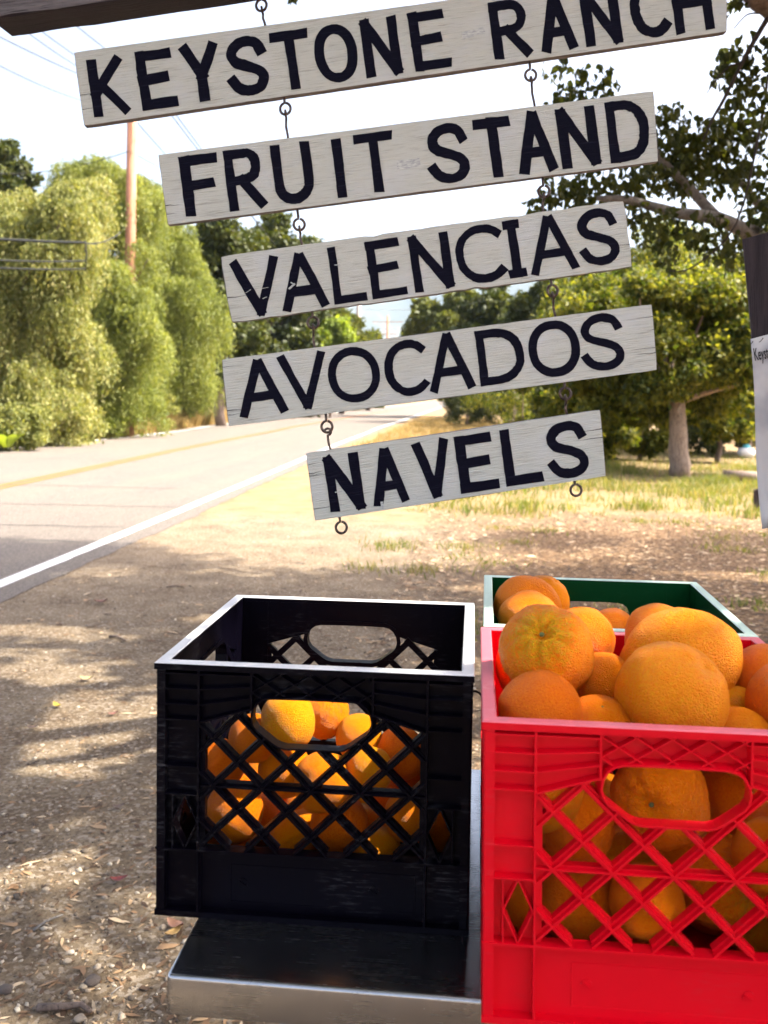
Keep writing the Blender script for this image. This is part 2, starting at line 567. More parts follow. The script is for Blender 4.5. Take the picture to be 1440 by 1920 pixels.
def smooth_curve(tab):
    ys = np.concatenate([np.arange(-60, 40, 1.0), np.arange(40, 420, 6.0)])
    xs = curve_x(tab, ys)
    k = 9
    pad = np.r_[[xs[0]] * (k // 2), xs, [xs[-1]] * (k // 2)]
    xs2 = np.convolve(pad, np.ones(k) / k, 'valid')
    return ys, xs2


T_WHITE = [(-60, -2.7), (6.4, -3.42), (11.7, -3.59), (19, -3.83), (26.4, -4.14), (45, -4.55), (75, -4.95), (145, -5.8), (420, -9)]
T_YEL = [(-60, -4.6), (12.8, -6.99), (23.5, -7.66), (44, -8.38), (58, -8.78), (100, -9.4), (145, -10.0), (420, -13)]
T_LEFT = [(-60, -7.0), (18.5, -11.79), (31, -11.2), (44, -12.2), (75, -12.9), (145, -14), (420, -17)]


def strip(name, tabA, offA, tabB, offB, mt, z, jag=0.0):
    ys, a = smooth_curve(tabA)
    _, b = smooth_curve(tabB)
    if jag:
        yy = np.arange(ys[0], 60, 0.07)
        yy = np.r_[yy, ys[ys > 60]]
        a = np.interp(yy, ys, a) ; b = np.interp(yy, ys, b); ys = yy
        w = np.convolve(RNG.normal(0, 1, len(ys)), np.ones(5) / 5, 'same') * jag
        w2 = np.convolve(RNG.normal(0, 1, len(ys)), np.ones(60) / 60, 'same') * jag * 5
        b = b + w + w2
    V = [(x + offA, y) for x, y in zip(a, ys)] + [(x + offB, y) for x, y in zip(b, ys)]
    n = len(ys)
    return sheet(name, V, [(i, n + i, n + i + 1, i + 1) for i in range(n - 1)], mt, z)


strip('road', T_LEFT, -0.45, T_WHITE, 0.30, M['asphalt'], 0.006, jag=0.03)
strip('edge_line', T_WHITE, -0.075, T_WHITE, 0.06, M['line_white'], 0.011, jag=0.006)
strip('edge_line', T_LEFT, -0.06, T_LEFT, 0.06, M['line_white'], 0.011, jag=0.006)
strip('centre_line', T_YEL, -0.15, T_YEL, -0.05, M['line_yellow'], 0.011, jag=0.005)
strip('centre_line', T_YEL, 0.05, T_YEL, 0.15, M['line_yellow'], 0.011, jag=0.005)

# sealed cracks running across the road
mb = MB()
for y0, x0, x1 in ((8.35, -10.5, -3.75), (9.15, -10.5, -3.7), (11.0, -10.5, -3.6), (13.2, -8.4, -4.4), (18.5, -11, -7.6), (25, -9, -4.4)):
    n = 34
    xs = np.linspace(x0, x1, n)
    yy = y0 + np.cumsum(RNG.normal(0, 0.02, n))
    w = 0.012 + np.abs(RNG.normal(0, 0.008, n))
    V = [(x, y - q, 0.0085) for x, y, q in zip(xs, yy, w)] + [(x, y + q, 0.0085) for x, y, q in zip(xs, yy, w)]
    mb.add(V, [(i, i + 1, n + i + 1, n + i) for i in range(n - 1)])
tag(mb.build('road_crack', M['tar']), kind='structure')

# distant mountain range
nx, ny = 160, 14
V = []
for j in range(ny):
    for i in range(nx):
        x = -3600 + 7200 * i / (nx - 1)
        y = 3300 + 1900 * j / (ny - 1)
        s = math.sin(math.pi * min(1.0, (j / (ny - 1)) * 0.95 + 0.02)) ** 0.9
        h = 520 + 90 * math.sin(x * 0.0016 + 1.0) + 60 * math.sin(x * 0.0047) + 34 * math.sin(x * 0.0131 + j)
        h += 26 * math.sin(x * 0.021 + j * 1.3) + 22 * math.sin(x * 0.037 + j * 2.1)
        V.append((x, y, max(0.0, h * s) - 6))
F = [(j * nx + i, j * nx + i + 1, (j + 1) * nx + i + 1, (j + 1) * nx + i) for j in range(ny - 1) for i in range(nx - 1)]
tag(link('mountain_range', mesh_np('mountain_range', V, F), M['mountain'], smooth=True), kind='structure')


# pale air between the camera and the mountains
mb = MB()
mb.box(-5900, 5900, -5900, 5600, -1.0, 800.0)
hz_m = bpy.data.materials.new('haze')
hz_m.use_nodes = True
_hn = hz_m.node_tree
_hn.nodes.clear()
_ho = _hn.nodes.new('ShaderNodeOutputMaterial')
_hv = _hn.nodes.new('ShaderNodeVolumePrincipled')
_hv.inputs['Color'].default_value = (0.62, 0.80, 1.0, 1)
_hv.inputs['Density'].default_value = 0.00011
_hn.links.new(_hv.outputs[0], _ho.inputs['Volume'])
tag(mb.build('haze', hz_m), kind='stuff')


# =================================================================== FOLIAGE
def unit(v):
    return v / (np.linalg.norm(v, axis=-1, keepdims=True) + 1e-9)


def leaf_quads(pos, d, L, Wd, curl=0.15, rng=RNG):
    """folded leaf of 4 verts per position: pos = stalk end, d = direction; returns V,F (tris)"""
    n = len(pos)
    rnd = unit(rng.normal(0, 1, (n, 3)))
    side = unit(np.cross(d, rnd))
    nor = np.cross(side, d)
    L = np.broadcast_to(L, n)[:, None]
    Wd = np.broadcast_to(Wd, n)[:, None]
    mid = pos + d * L * 0.45
    tip = pos + d * L - nor * L * curl
    a = mid + side * Wd * 0.5 + nor * Wd * 0.2
    b = mid - side * Wd * 0.5 + nor * Wd * 0.2
    V = np.stack([pos, a, tip, b], 1).reshape(-1, 3)
    i = np.arange(n)[:, None] * 4
    F = np.concatenate([i + np.array([[0, 1, 2]]), i + np.array([[0, 2, 3]])], 1).reshape(-1, 3)
    return V, F


def in_balls(c, r, n_each, rng, shell=0.55):
    """points in many ellipsoidal clumps, biased to their outside"""
    out = []
    for (cc, rr, k) in zip(c, r, n_each):
        u = unit(rng.normal(0, 1, (k, 3)))
        q = (shell + (1 - shell) * rng.random((k, 1))) * rng.random((k, 1)) ** 0.25
        out.append(cc + u * q * rr)
    return np.concatenate(out)


def crown_clumps(center, radii, n, rng, inner=0.35, low=-0.75):
    u = unit(rng.normal(0, 1, (n * 3, 3)))
    u = u[u[:, 2] > low][:n]
    q = inner + (1 - inner) * rng.random((len(u), 1)) ** 0.5
    return np.asarray(center) + u * q * np.asarray(radii)


def limb_path(a, b, n=7, sag=0.08, rng=RNG):
    a, b = np.array(a, float), np.array(b, float)
    L = np.linalg.norm(b - a)
    pts = []
    off = rng.normal(0, sag * L, 3)
    for i in range(n):
        s = i / (n - 1)
        pts.append(a + (b - a) * s + off * math.sin(math.pi * s) * 0.6 + (rng.normal(0, 0.015 * L, 3) if 0 < i < n - 1 else 0))
    return pts


def tree(name, base, label, cat, center, radii, clumps, leaves, clump_r, leaf_l, leaf_w, lmat, bmat, trunk_r,
         group=None, droop=0.25, seed=1, limbs=9, low=-0.75, fork=0.45, inner=0.35):
    rng = np.random.default_rng(seed)
    base = np.array(base, float)
    root = empty(name, base, label, cat, group)
    center = np.array(center, float)
    cc = crown_clumps(center, radii, clumps, rng, low=low, inner=inner) - base
    cr = clump_r * (0.65 + 0.7 * rng.random((len(cc), 1))) * np.array([[1, 1, 0.8]])
    nn = (leaves / len(cc) * (0.6 + 0.8 * rng.random(len(cc)))).astype(int)
    pos = in_balls(cc, cr, nn, rng)
    d = unit(rng.normal(0, 1, (len(pos), 3)) + np.array([0, 0, -droop * 2]))
    s = 0.65 + 0.7 * rng.random(len(pos))
    V, F = leaf_quads(pos, d, leaf_l * s, leaf_w * s, rng=rng)
    o = link('crown', mesh_np('crown', V, F), lmat, root)
    o['kind'] = 'stuff'
    tb = MB()
    cl = center - base
    fk = np.array([cl[0] * fork, cl[1] * fork, cl[2] - radii[2] * 0.55])
    if fk[2] < 0.3:
        fk[2] = 0.3
    p = limb_path((0, 0, -0.05), fk, 7, 0.05, rng)
    tb.tube(p, np.linspace(trunk_r * 1.15, trunk_r * 0.75, 7), 10)
    tb.build('trunk', bmat, root, smooth=True)
    lb = MB()
    idx = rng.permutation(len(cc))[:limbs]
    for k in idx:
        p = limb_path(fk - np.array([0, 0, 0.1]), cc[k], 7, 0.1, rng)
        lb.tube(p, np.linspace(trunk_r * 0.36, trunk_r * 0.05, 7), 6)
    o = lb.build('limbs', bmat, root, smooth=True)
    o['kind'] = 'stuff'
    return root


def pepper_tree(base, label, lobes, strands, lmat, seed, trunk_r=0.28, slen=(0.35, 1.3), group='pepper trees across the road'):
    """weeping tree: every lobe of the crown carries hanging strands of narrow leaves"""
    rng = np.random.default_rng(seed)
    base = np.array(base, float)
    root = empty('pepper_tree', base, label, 'tree', group)
    big = lobes
    lobes = []
    for c, r in big:
        c, r = np.array(c, float), np.array(r, float)
        k = 9
        u = unit(rng.normal(0, 1, (k * 2, 3)))
        u = u[(u[:, 2] > -0.7)][:k]
        for q in u:
            f_ = rng.uniform(0.28, 0.6)
            lobes.append((c + q * r * rng.uniform(0.55, 1.0), r * f_ * np.array([1, 1, 0.9])))
    tot = sum(r[0] * r[2] for _, r in lobes)
    VV, FF, nb = [], [], 0
    tops = []
    for c, r in lobes:
        c = np.array(c, float) - base
        r = np.array(r, float)
        k = max(8, int(strands * r[0] * r[2] / tot))
        u = unit(rng.normal(0, 1, (k * 2, 3)))
        u = u[u[:, 2] > -0.05][:k]
        k = len(u)
        st = c + u * r * (0.72 + 0.30 * rng.random((k, 1)))
        ln = rng.uniform(slen[0], slen[1], k)
        nl = 13
        s = np.linspace(0, 1, nl)[None, :, None]
        out = unit(u * np.array([1, 1, 0.2])) * 0.22
        sway = rng.normal(0, 0.10, (k, 1, 3))
        pos = st[:, None, :] + out[:, None, :] * ln[:, None, None] * (1 - (1 - s) ** 2) + sway * s * s * ln[:, None, None]
        pos = pos + np.array([0, 0, -1.0]) * (ln[:, None, None] * (s ** 1.25)) + np.array([0, 0, 0.12]) * np.sin(s * 3.0)
        pos = pos + rng.normal(0, 0.035, pos.shape)
        pos = pos.reshape(-1, 3)
        pos[:, 2] = np.maximum(pos[:, 2], 0.12)
        d = unit(rng.normal(0, 0.62, (len(pos), 3)) + np.array([0, 0, -1.0]))
        q = 0.7 + 0.6 * rng.random(len(pos))
        V, F = leaf_quads(pos, d, 0.125 * q, 0.036 * q, 0.1, rng)
        VV.append(V); FF.append(F + nb); nb += len(V)
        tops.append((c, r))
    o = link('crown', mesh_np('crown', np.concatenate(VV), np.concatenate(FF)), lmat, root)
    o['kind'] = 'stuff'
    tb = MB()
    cx = np.mean([c for c, _ in tops], 0)
    fk = np.array([cx[0] * 0.3, cx[1] * 0.3, max(1.0, cx[2] * 0.5)])
    tb.tube(limb_path((0, 0, -0.05), fk, 6, 0.06, rng), np.linspace(trunk_r, trunk_r * 0.7, 6), 9)
    tb.build('trunk', M['bark_brown'], root, smooth=True)
    lb = MB()
    for c, r in tops[::14]:
        lb.tube(limb_path(fk - np.array([0, 0, 0.15]), c + np.array([0, 0, r[2] * 0.5]), 7, 0.08, rng), np.linspace(trunk_r * 0.4, 0.02, 7), 6)
        for q in range(1):
            e = c + unit(rng.normal(0, 1, 3)) * r * 0.8
            lb.tube(limb_path(c, e, 5, 0.08, rng), np.linspace(0.05, 0.012, 5), 5)
    o = lb.build('limbs', M['bark_brown'], root, smooth=True)
    o['kind'] = 'stuff'
    return root


def lobe(x, y, d, rx, rz, ry=None):
    """crown lobe centred where photo pixel x, y meets depth d; radii in photo pixels"""
    s = d / FPX
    return P(x, y, d), np.array([rx * s, (ry or rx) * s, rz * s])


# --- weeping pepper trees on the far side of the road
XY = np.array([1.0, 1.0, 0.0])
SIL_X = [-80, 0, 60, 100, 130, 170, 210, 240, 280, 310, 350, 385, 415]
SIL_Y = [350, 345, 338, 342, 312, 298, 296, 318, 345, 372, 440, 520, 600]


def ragged_lobes(x0, x1, top_off, bottom, d, n, seed):
    rng = np.random.default_rng(seed)
    out = []
    for _ in range(n):
        x = rng.uniform(x0, x1)
        top = np.interp(x, SIL_X, SIL_Y) + top_off
        r = rng.uniform(22, 50)
        y = top + r * 0.9 + (bottom - top - r * 1.6) * rng.random() ** 1.1
        out.append(lobe(x, y, d + rng.uniform(-1.6, 1.4), r, r * rng.uniform(0.8, 1.25)))
    for x in np.linspace(x0, x1, 7):                 # lobes that draw the outline
        top = np.interp(x, SIL_X, SIL_Y) + top_off
        r = rng.uniform(26, 40)
        out.append(lobe(x + rng.uniform(-8, 8), top + r + rng.uniform(-6, 10), d + rng.uniform(-.8, .8), r, r))
    return out


pepper_tree(P(300, 812, 36.5) * XY, 'tall weeping pepper tree on the right, its boughs trailing beside the dark oaks', ragged_lobes(250, 400, 0, 770, 36.5, 40, 1), 17000, M['leaf_pepper_bright'], 11, 0.3)
pepper_tree(P(190, 822, 32.0) * XY, 'tallest weeping pepper tree, with the rounded top left of the brown utility pole', ragged_lobes(110, 275, 0, 780, 32.0, 44, 2) + [lobe(x_, y_, 29.0, r_, r_) for x_, y_, r_ in ((215, 590, 40), (255, 610, 42), (285, 650, 40), (235, 660, 40), (205, 520, 34), (195, 690, 40), (265, 720, 36), (220, 745, 38), (250, 545, 24))], 19000, M['leaf_pepper_bright'], 13, 0.3)
pepper_tree(P(45, 842, 25.5) * XY, 'nearest weeping pepper tree at the left edge, dusty boughs sweeping down to the road verge', ragged_lobes(-80, 165, 20, 812, 25.2, 66, 3), 19000, M['leaf_pepper'], 12, 0.28)

# --- bushes along the verge under the pepper trees
tree('roadside_bush', P(238, 800, 30.5) * XY, 'bright yellow-green bush at the foot of the pepper trees', 'bush', P(242, 748, 30.5), (0.68, 0.6, 1.0), 30, 5200, 0.3, 0.11, 0.05,
     M['leaf_bright'], M['bark_brown'], 0.05, seed=21, low=-1)
tree('roadside_bush', P(95, 838, 24.2) * XY, 'low tangled olive bush in front of the nearest pepper tree', 'bush', P(95, 795, 24.2), (1.1, 0.7, 0.55), 40, 6500, 0.28, 0.10, 0.04,
     M['leaf_pepper'], M['bark_brown'], 0.04, seed=22, low=-1)
tree('roadside_bush', P(188, 826, 28.5) * XY, 'small round green bush between the olive bush and the bright yellow-green bush', 'bush', P(188, 785, 28.5), (0.7, 0.6, 0.5), 30, 4500, 0.26, 0.10, 0.045,
     M['leaf_pepper_bright'], M['bark_brown'], 0.04, seed=23, low=-1)
tree('roadside_bush', P(345, 803, 40.0) * XY, 'dull green bush at the right foot of the tall pepper tree', 'bush', P(345, 745, 40.0), (1.1, 0.8, 0.85), 34, 5200, 0.35, 0.12, 0.05,
     M['leaf_far'], M['bark_brown'], 0.05, seed=24, low=-1)

for (bx, by, cx_, cy_, d, rx, rz, lab, sd) in (
        (30, 846, 30, 800, 22.2, 60, 42, 'dusty low shrub at the left edge under the nearest pepper tree', 26),
        (150, 832, 150, 795, 26.3, 45, 36, 'ragged grey-green shrub at the middle of the far verge', 27),
        (285, 814, 290, 772, 34.5, 40, 42, 'grey-green shrub right of the bright yellow-green bush', 28),
        (390, 800, 388, 762, 45, 34, 40, 'last shrub of the far verge before the dark oaks', 29)):
    s = d / FPX
    b = P(bx, by, d); b[2] = 0
    tree('roadside_bush', b, lab, 'bush', P(cx_, cy_, d), (rx * s, rx * s * .8, rz * s), 36, 6500, 0.26, 0.10, 0.04, M['leaf_pepper'], M['bark_brown'], 0.04, seed=sd, low=-1)

# --- a broad-leaved plant at the left edge
pl = empty('broad_leaf_plant', G(12, 848), 'pale green broad-leaved plant standing at the road verge on the far left', 'plant')
for k in range(7):
    a = 2 * math.pi * k / 7 + 0.3
    mb = MB()
    n = 7
    Vv = []
    for i in range(n):
        s = i / (n - 1)
        w = 0.13 * math.sin(math.pi * min(0.97, s * 0.9 + 0.06)) ** 0.8
        r_ = 0.08 + 0.34 * s
        z_ = 0.12 + 0.62 * s - 0.30 * s * s
        c_ = np.array([math.cos(a) * r_, math.sin(a) * r_, z_])
        t_ = np.array([-math.sin(a), math.cos(a), 0])
        Vv += [c_ - t_ * w, c_ + np.array([0, 0, -0.03 * (1 if 0 < i < n - 1 else 0)]), c_ + t_ * w]
    mb.add(Vv, [(3 * i + q, 3 * i + q + 1, 3 * i + q + 4, 3 * i + q + 3) for i in range(n - 1) for q in (0, 1)])
    mb.build('leaf', M['leaf_bright'], pl, smooth=True)

# --- dark oaks farther along the left side
for (nm, bx, by, cx_, cy_, d, rx, rz, lab, lv, lm, sd) in (
        ('oak_tree', 415, 796, 420, 560, 42, 80, 190, 'dark green oak with a deep shaded base just beyond the pepper trees', 46000, 'leaf_oak', 31),
        ('oak_tree', 490, 790, 500, 580, 52, 74, 180, 'dark oak showing behind the left ends of the avocado and valencia boards', 34000, 'leaf_oak', 32),
        ('oak_tree', 565, 785, 560, 610, 62, 70, 180, 'rounded oak crown rising just left of the gap with the mountains', 30000, 'leaf_oak', 33),
        ('oak_tree', 640, 780, 632, 665, 75, 56, 90, 'lighter green tree at the left edge of the distant road gap', 16000, 'leaf_far', 34),
        ('oak_tree', 690, 775, 690, 690, 95, 44, 66, 'low green tree in the distance under the mountains', 10000, 'leaf_far', 35),
        ('oak_tree', 20, 815, 12, 345, 48, 50, 85, 'small dark crown poking up behind the pepper trees at the far left', 9000, 'leaf_oak', 36),
        ('oak_tree', 360, 800, 345, 590, 48, 90, 150, 'shadowy oak filling the space between the pepper tree and the dark oak', 16000, 'leaf_oak', 37)):
    s = d / FPX
    b = P(bx, by, d); b[2] = 0
    tree(nm, b, lab, 'tree', P(cx_, cy_, d), (rx * s, rx * s, rz * s), 60, lv, 0.17 * rz * s ** 1.0, 0.0064 * d, 0.0042 * d,
         M[lm], M['bark_brown'], 0.22, group='oaks along the far side of the road', seed=sd, limbs=8, low=-0.95, inner=0.45)
tree('roadside_bush', P(618, 790, 60) * np.array([1, 1, 0]), 'yellow-green bush catching the sun left of the distant road gap', 'bush', P(625, 640, 60), (1.2, 1.2, 1.5), 26, 4500, 0.6, 0.26, 0.16,
     M['leaf_bright'], M['bark_brown'], 0.08, seed=25, low=-1)

# --- right-hand side: trees over the bend, orchard
for (nm, bx, by, cx_, cy_, d, rx, rz, lab, lv, lm, sd) in (
        ('oak_tree', 880, 782, 855, 660, 66, 100, 115, 'spreading green tree that overhangs the far bend of the road', 36000, 'leaf_far', 41),
        ('oak_tree', 960, 790, 955, 655, 52, 100, 135, 'broad olive green tree behind the right half of the avocado board', 38000, 'leaf_oak', 42),
        ('oak_tree', 1040, 800, 1050, 640, 42, 95, 140, 'dense tree directly behind the right end of the avocado board', 34000, 'leaf_oak', 43)):
    s = d / FPX
    b = P(bx, by, d); b[2] = 0
    tree(nm, b, lab, 'tree', P(cx_, cy_, d), (rx * s, rx * s, rz * s), 60, lv, 0.2 * rz * s, 0.0064 * d, 0.0042 * d,
         M[lm], M['bark_brown'], 0.2, group='trees along the near side of the road', seed=sd, limbs=8, low=-0.95, inner=0.45)
for (bx, by, cx_, cy_, d, rx, rz, lab, lm, sd, lv) in (
        (875, 795, 880, 755, 44, 60, 45, 'dark hedge-like bush at the roadside below the far trees', 'leaf_oak', 51, 7000),
        (960, 812, 965, 740, 36, 90, 85, 'green bush seen between the avocado and navel boards', 'leaf_citrus', 52, 8000),
        (1060, 838, 1085, 750, 27, 90, 95, 'yellow-green bush just right of the navel board', 'leaf_citrus', 53, 12000),
        (1120, 862, 1118, 775, 20.5, 80, 82, 'full yellow-green bush standing in front of the others just right of the navel board', 'leaf_citrus', 57, 15000),
        (1200, 858, 1205, 800, 21.5, 52, 52, 'low bush between the full bush and the orchard trunk', 'leaf_citrus', 58, 9000),
        (1345, 858, 1350, 770, 21, 60, 62, 'leafy yellow-green bush right of the orchard trunk', 'leaf_citrus', 59, 10000),
        (1175, 848, 1180, 765, 25, 80, 88, 'leafy bush between the navel board and the orchard trunk', 'leaf_citrus', 54, 10000),
        (1350, 846, 1352, 785, 24, 95, 78, 'dark shaded bush behind the orchard trunk', 'leaf_oak', 55, 9000),
        (1460, 850, 1470, 770, 25, 70, 90, 'bush behind the wooden post at the right edge', 'leaf_citrus', 56, 7000)):
    s = d / FPX
    b = P(bx, by, d); b[2] = 0
    tree('orchard_bush', b, lab, 'bush', P(cx_, cy_, d), (rx * s, rx * s, rz * s), 44, lv, 0.3 * rz * s, 0.11, 0.06, M[lm], M['bark_brown'], 0.06,
         group='bushes along the orchard edge', seed=sd, limbs=6, low=-1, inner=0.45)


def hedge(a, b, hgt, thick, leaves, lm, label, seed, ls=0.12):
    rng = np.random.default_rng(seed)
    a, b = np.array(a, float), np.array(b, float)
    a[2] = b[2] = 0
    mid_ = (a + b) / 2
    root = empty('hedge', mid_, label, 'hedge')
    L_ = np.linalg.norm(b - a)
    k = int(L_ * 2.2)
    s_ = rng.random((k, 1))
    c = a + (b - a) * s_ - mid_
    nrm_ = np.cross((b - a) / L_, [0, 0, 1.0])
    hh = hgt * (0.65 + 0.25 * np.sin(s_ * 9 + seed) + 0.2 * rng.random((k, 1)))
    c = c + nrm_ * rng.normal(0, thick * .4, (k, 1)) + np.array([0, 0, 1.0]) * hh * rng.random((k, 1)) ** 0.8
    r_ = 0.55 * (0.6 + 0.8 * rng.random((k, 1))) * np.array([[1, 1, .9]])
    pos = in_balls(c, r_, np.full(k, leaves // k), rng)
    pos[:, 2] = np.maximum(pos[:, 2], 0.03)
    d = unit(rng.normal(0, 1, (len(pos), 3)) + np.array([0, 0, -.4]))
    q = 0.65 + 0.7 * rng.random(len(pos))
    V, F = leaf_quads(pos, d, ls * q, ls * .52 * q, rng=rng)
    o = link('leaves', mesh_np('leaves', V, F), M[lm], root)
    o['kind'] = 'stuff'
    sb_ = MB()
    for i in range(0, k, 3):
        sb_.tube([np.array([c[i][0], c[i][1], 0]), c[i]], [.03, .012], 5)
    o = sb_.build('stems', M['bark_brown'], root)
    o['kind'] = 'stuff'
    return root


hedge(P(960, 800, 33), P(1560, 800, 30), 2.2, 1.0, 34000, 'leaf_citrus', 'thick yellow-green hedge closing off the back of the orchard', 71, .14)
hedge(P(1000, 800, 40), P(1620, 800, 36), 3.4, 1.2, 34000, 'leaf_oak', 'dark tall hedge behind the yellow-green one at the back of the orchard', 72, .2)
hedge(P(300, 800, 44), P(560, 780, 66), 3.2, 1.2, 30000, 'leaf_oak', 'dark undergrowth beneath the oaks beyond the pepper trees', 73, .22)
hedge(P(560, 780, 72), P(700, 770, 120), 3.4, 1.5, 22000, 'leaf_far', 'low green scrub along the far bend of the road', 74, .36)
b = G(1272, 892)
tree('orchard_tree', b, 'orchard tree with a pale bare trunk and yellow-green leaves on the grass', 'tree', P(1262, 655, 17.8), (2.45, 1.9, 1.7), 150, 82000, 0.40, 0.11, 0.055,
     M['leaf_citrus'], M['bark_trunk'], 0.175, group='orchard trees', droop=0.5, seed=61, limbs=14, low=-1.0, fork=0.15)
for (bx, by, cx_, cy_, d, rx, rz, lab, sd) in (
        (1120, 838, 1125, 640, 26, 110, 150, 'orchard tree behind the right ends of the boards', 62),
        (1400, 846, 1400, 630, 24, 120, 190, 'orchard tree behind the wooden post', 63),
        (1255, 830, 1250, 610, 29, 120, 190, 'taller orchard tree behind the one with the pale trunk', 64)):
    s = d / FPX
    b = P(bx, by, d); b[2] = 0
    tree('orchard_tree', b, lab, 'tree', P(cx_, cy_, d), (rx * s, rx * s, rz * s), 80, 34000, 0.24 * rz * s, 0.12, 0.062, M['leaf_citrus'], M['bark_trunk'], 0.16,
         group='orchard trees', droop=0.4, seed=sd, limbs=8, low=-0.9)

# =================================================================== SHADE TREE over the stand
sb = np.array([3.9, 5.6, 0.0])
shade = empty('shade_tree', sb, 'large shade tree with pale limbs and heart-shaped leaves hanging at the upper right', 'tree')
tb = MB()
tb.tube([np.array(p) for p in ((0, 0, -0.1), (0.02, 0, 0.8), (-0.05, 0.03, 1.7), (-0.1, 0.02, 2.5), (-0.05, -0.1, 3.3))], [0.36, 0.29, 0.26, 0.24, 0.2], 14)
tb.build('trunk', M['bark_pale'], shade, smooth=True)


def wpath(pts):
    return [P(*q) - sb for q in pts]


def limb(pts, r0, r1, mt='bark_pale'):
    q = wpath(pts) if len(pts[0]) == 3 and abs(pts[0][0]) > 20 else [np.array(p, float) for p in pts]
    # resample softly
    out, rr = [], []
    n = len(q)
    for i in range(n - 1):
        for k in range(4):
            s = k / 4
            p0, p1, p2, p3 = q[max(i - 1, 0)], q[i], q[i + 1], q[min(i + 2, n - 1)]
            out.append(0.5 * ((2 * p1) + (p2 - p0) * s + (2 * p0 - 5 * p1 + 4 * p2 - p3) * s * s + (3 * p1 - p0 - 3 * p2 + p3) * s ** 3))
    out.append(q[-1])
    rr = np.linspace(r0, r1, len(out)) * (1 + 0.06 * RNG.normal(0, 1, len(out)))
    mb = MB()
    mb.tube(out, np.abs(rr), 9)
    mb.build('limb', M[mt], shade, smooth=True)
    return out


f0 = [tuple(q) for q in (np.array([-0.08, 0.02, 1.6]),)]
limb_pts = [np.array([-0.08, 0.02, 1.75])] + wpath([(1530, 470, 5.55), (1420, 442, 5.35), (1345, 410, 5.2), (1262, 398, 5.1), (1180, 375, 5.0), (1120, 372, 4.95)])
limb(limb_pts, 0.068, 0.014)
limb([limb_pts[3]] + wpath([(1290, 350, 5.25), (1245, 305, 5.2), (1215, 270, 5.2), (1150, 230, 5.2), (1090, 180, 5.2)]), 0.034, 0.006)
limb([np.array([-0.1, 0.02, 2.2])] + wpath([(1530, 430, 5.9), (1432, 390, 5.8), (1390, 345, 5.75), (1340, 318, 5.7), (1290, 310, 5.7)]), 0.042, 0.009)
limb([np.array([-0.08, -0.05, 3.0])] + wpath([(1560, 110, 4.3), (1490, 34, 3.9), (1432, -2, 3.7), (1380, -38, 3.6), (1250, -100, 3.5)]), 0.09, 0.03, 'bark_brown')
limb(wpath([(1445, 25, 3.75), (1418, 70, 3.75), (1390, 120, 3.8), (1358, 185, 3.85), (1335, 225, 3.9), (1318, 265, 3.95)]), 0.011, 0.004, 'twig')
limb(wpath([(1390, 118, 3.8), (1360, 130, 3.8), (1325, 175, 3.8)]), 0.004, 0.002, 'twig')
limb(wpath([(1425, 25, 3.75), (1400, 28, 3.75), (1375, 55, 3.75)]), 0.004, 0.002, 'twig')
limb(wpath([(1440, 140, 4.8), (1425, 240, 4.8), (1380, 420, 4.8), (1300, 500, 4.8), (1255, 508, 4.8)]), 0.008, 0.003, 'twig')
for e in ((-3.6, -2.6, 4.6), (-2.6, -4.0, 4.8), (1.4, -2.0, 4.9), (-2.2, 1.2, 4.7), (1.0, 2.2, 4.8), (-4.4, -0.4, 4.4), (0.2, -5.0, 4.6)):
    limb([(-0.05, -0.08, 3.0), (e[0] * 0.35, e[1] * 0.35, 3.8), (e[0] * 0.7, e[1] * 0.7, e[2] * 0.97), e], 0.13, 0.02)


def heart_leaves(pos, d, L, rng):
    """leaf with a rounded base and drawn-out tip: 7 verts, 5 faces as tris"""
    n = len(pos)
    rnd = unit(rng.normal(0, 1, (n, 3)))
    side = unit(np.cross(d, rnd))
    nor = np.cross(side, d)
    L = np.broadcast_to(L, n)[:, None]
    tmpl = [(0, 0, 0), (0.10, 0.30, .06), (0.38, 0.36, .09), (0.66, 0.20, .04), (1.0, 0, -.14), (0.66, -0.20, .04), (0.38, -0.36, .09), (0.10, -0.30, .06)]
    V = np.stack([pos + d * L * a + side * L * b + nor * L * c for a, b, c in tmpl], 1).reshape(-1, 3)
    i = np.arange(n)[:, None] * 8
    T = np.array([[0, 1, 2], [0, 2, 3], [0, 3, 4], [0, 4, 5], [0, 5, 6], [0, 6, 7]]).reshape(1, -1)
    return V, (i + T).reshape(-1, 3)


rng = np.random.default_rng(77)
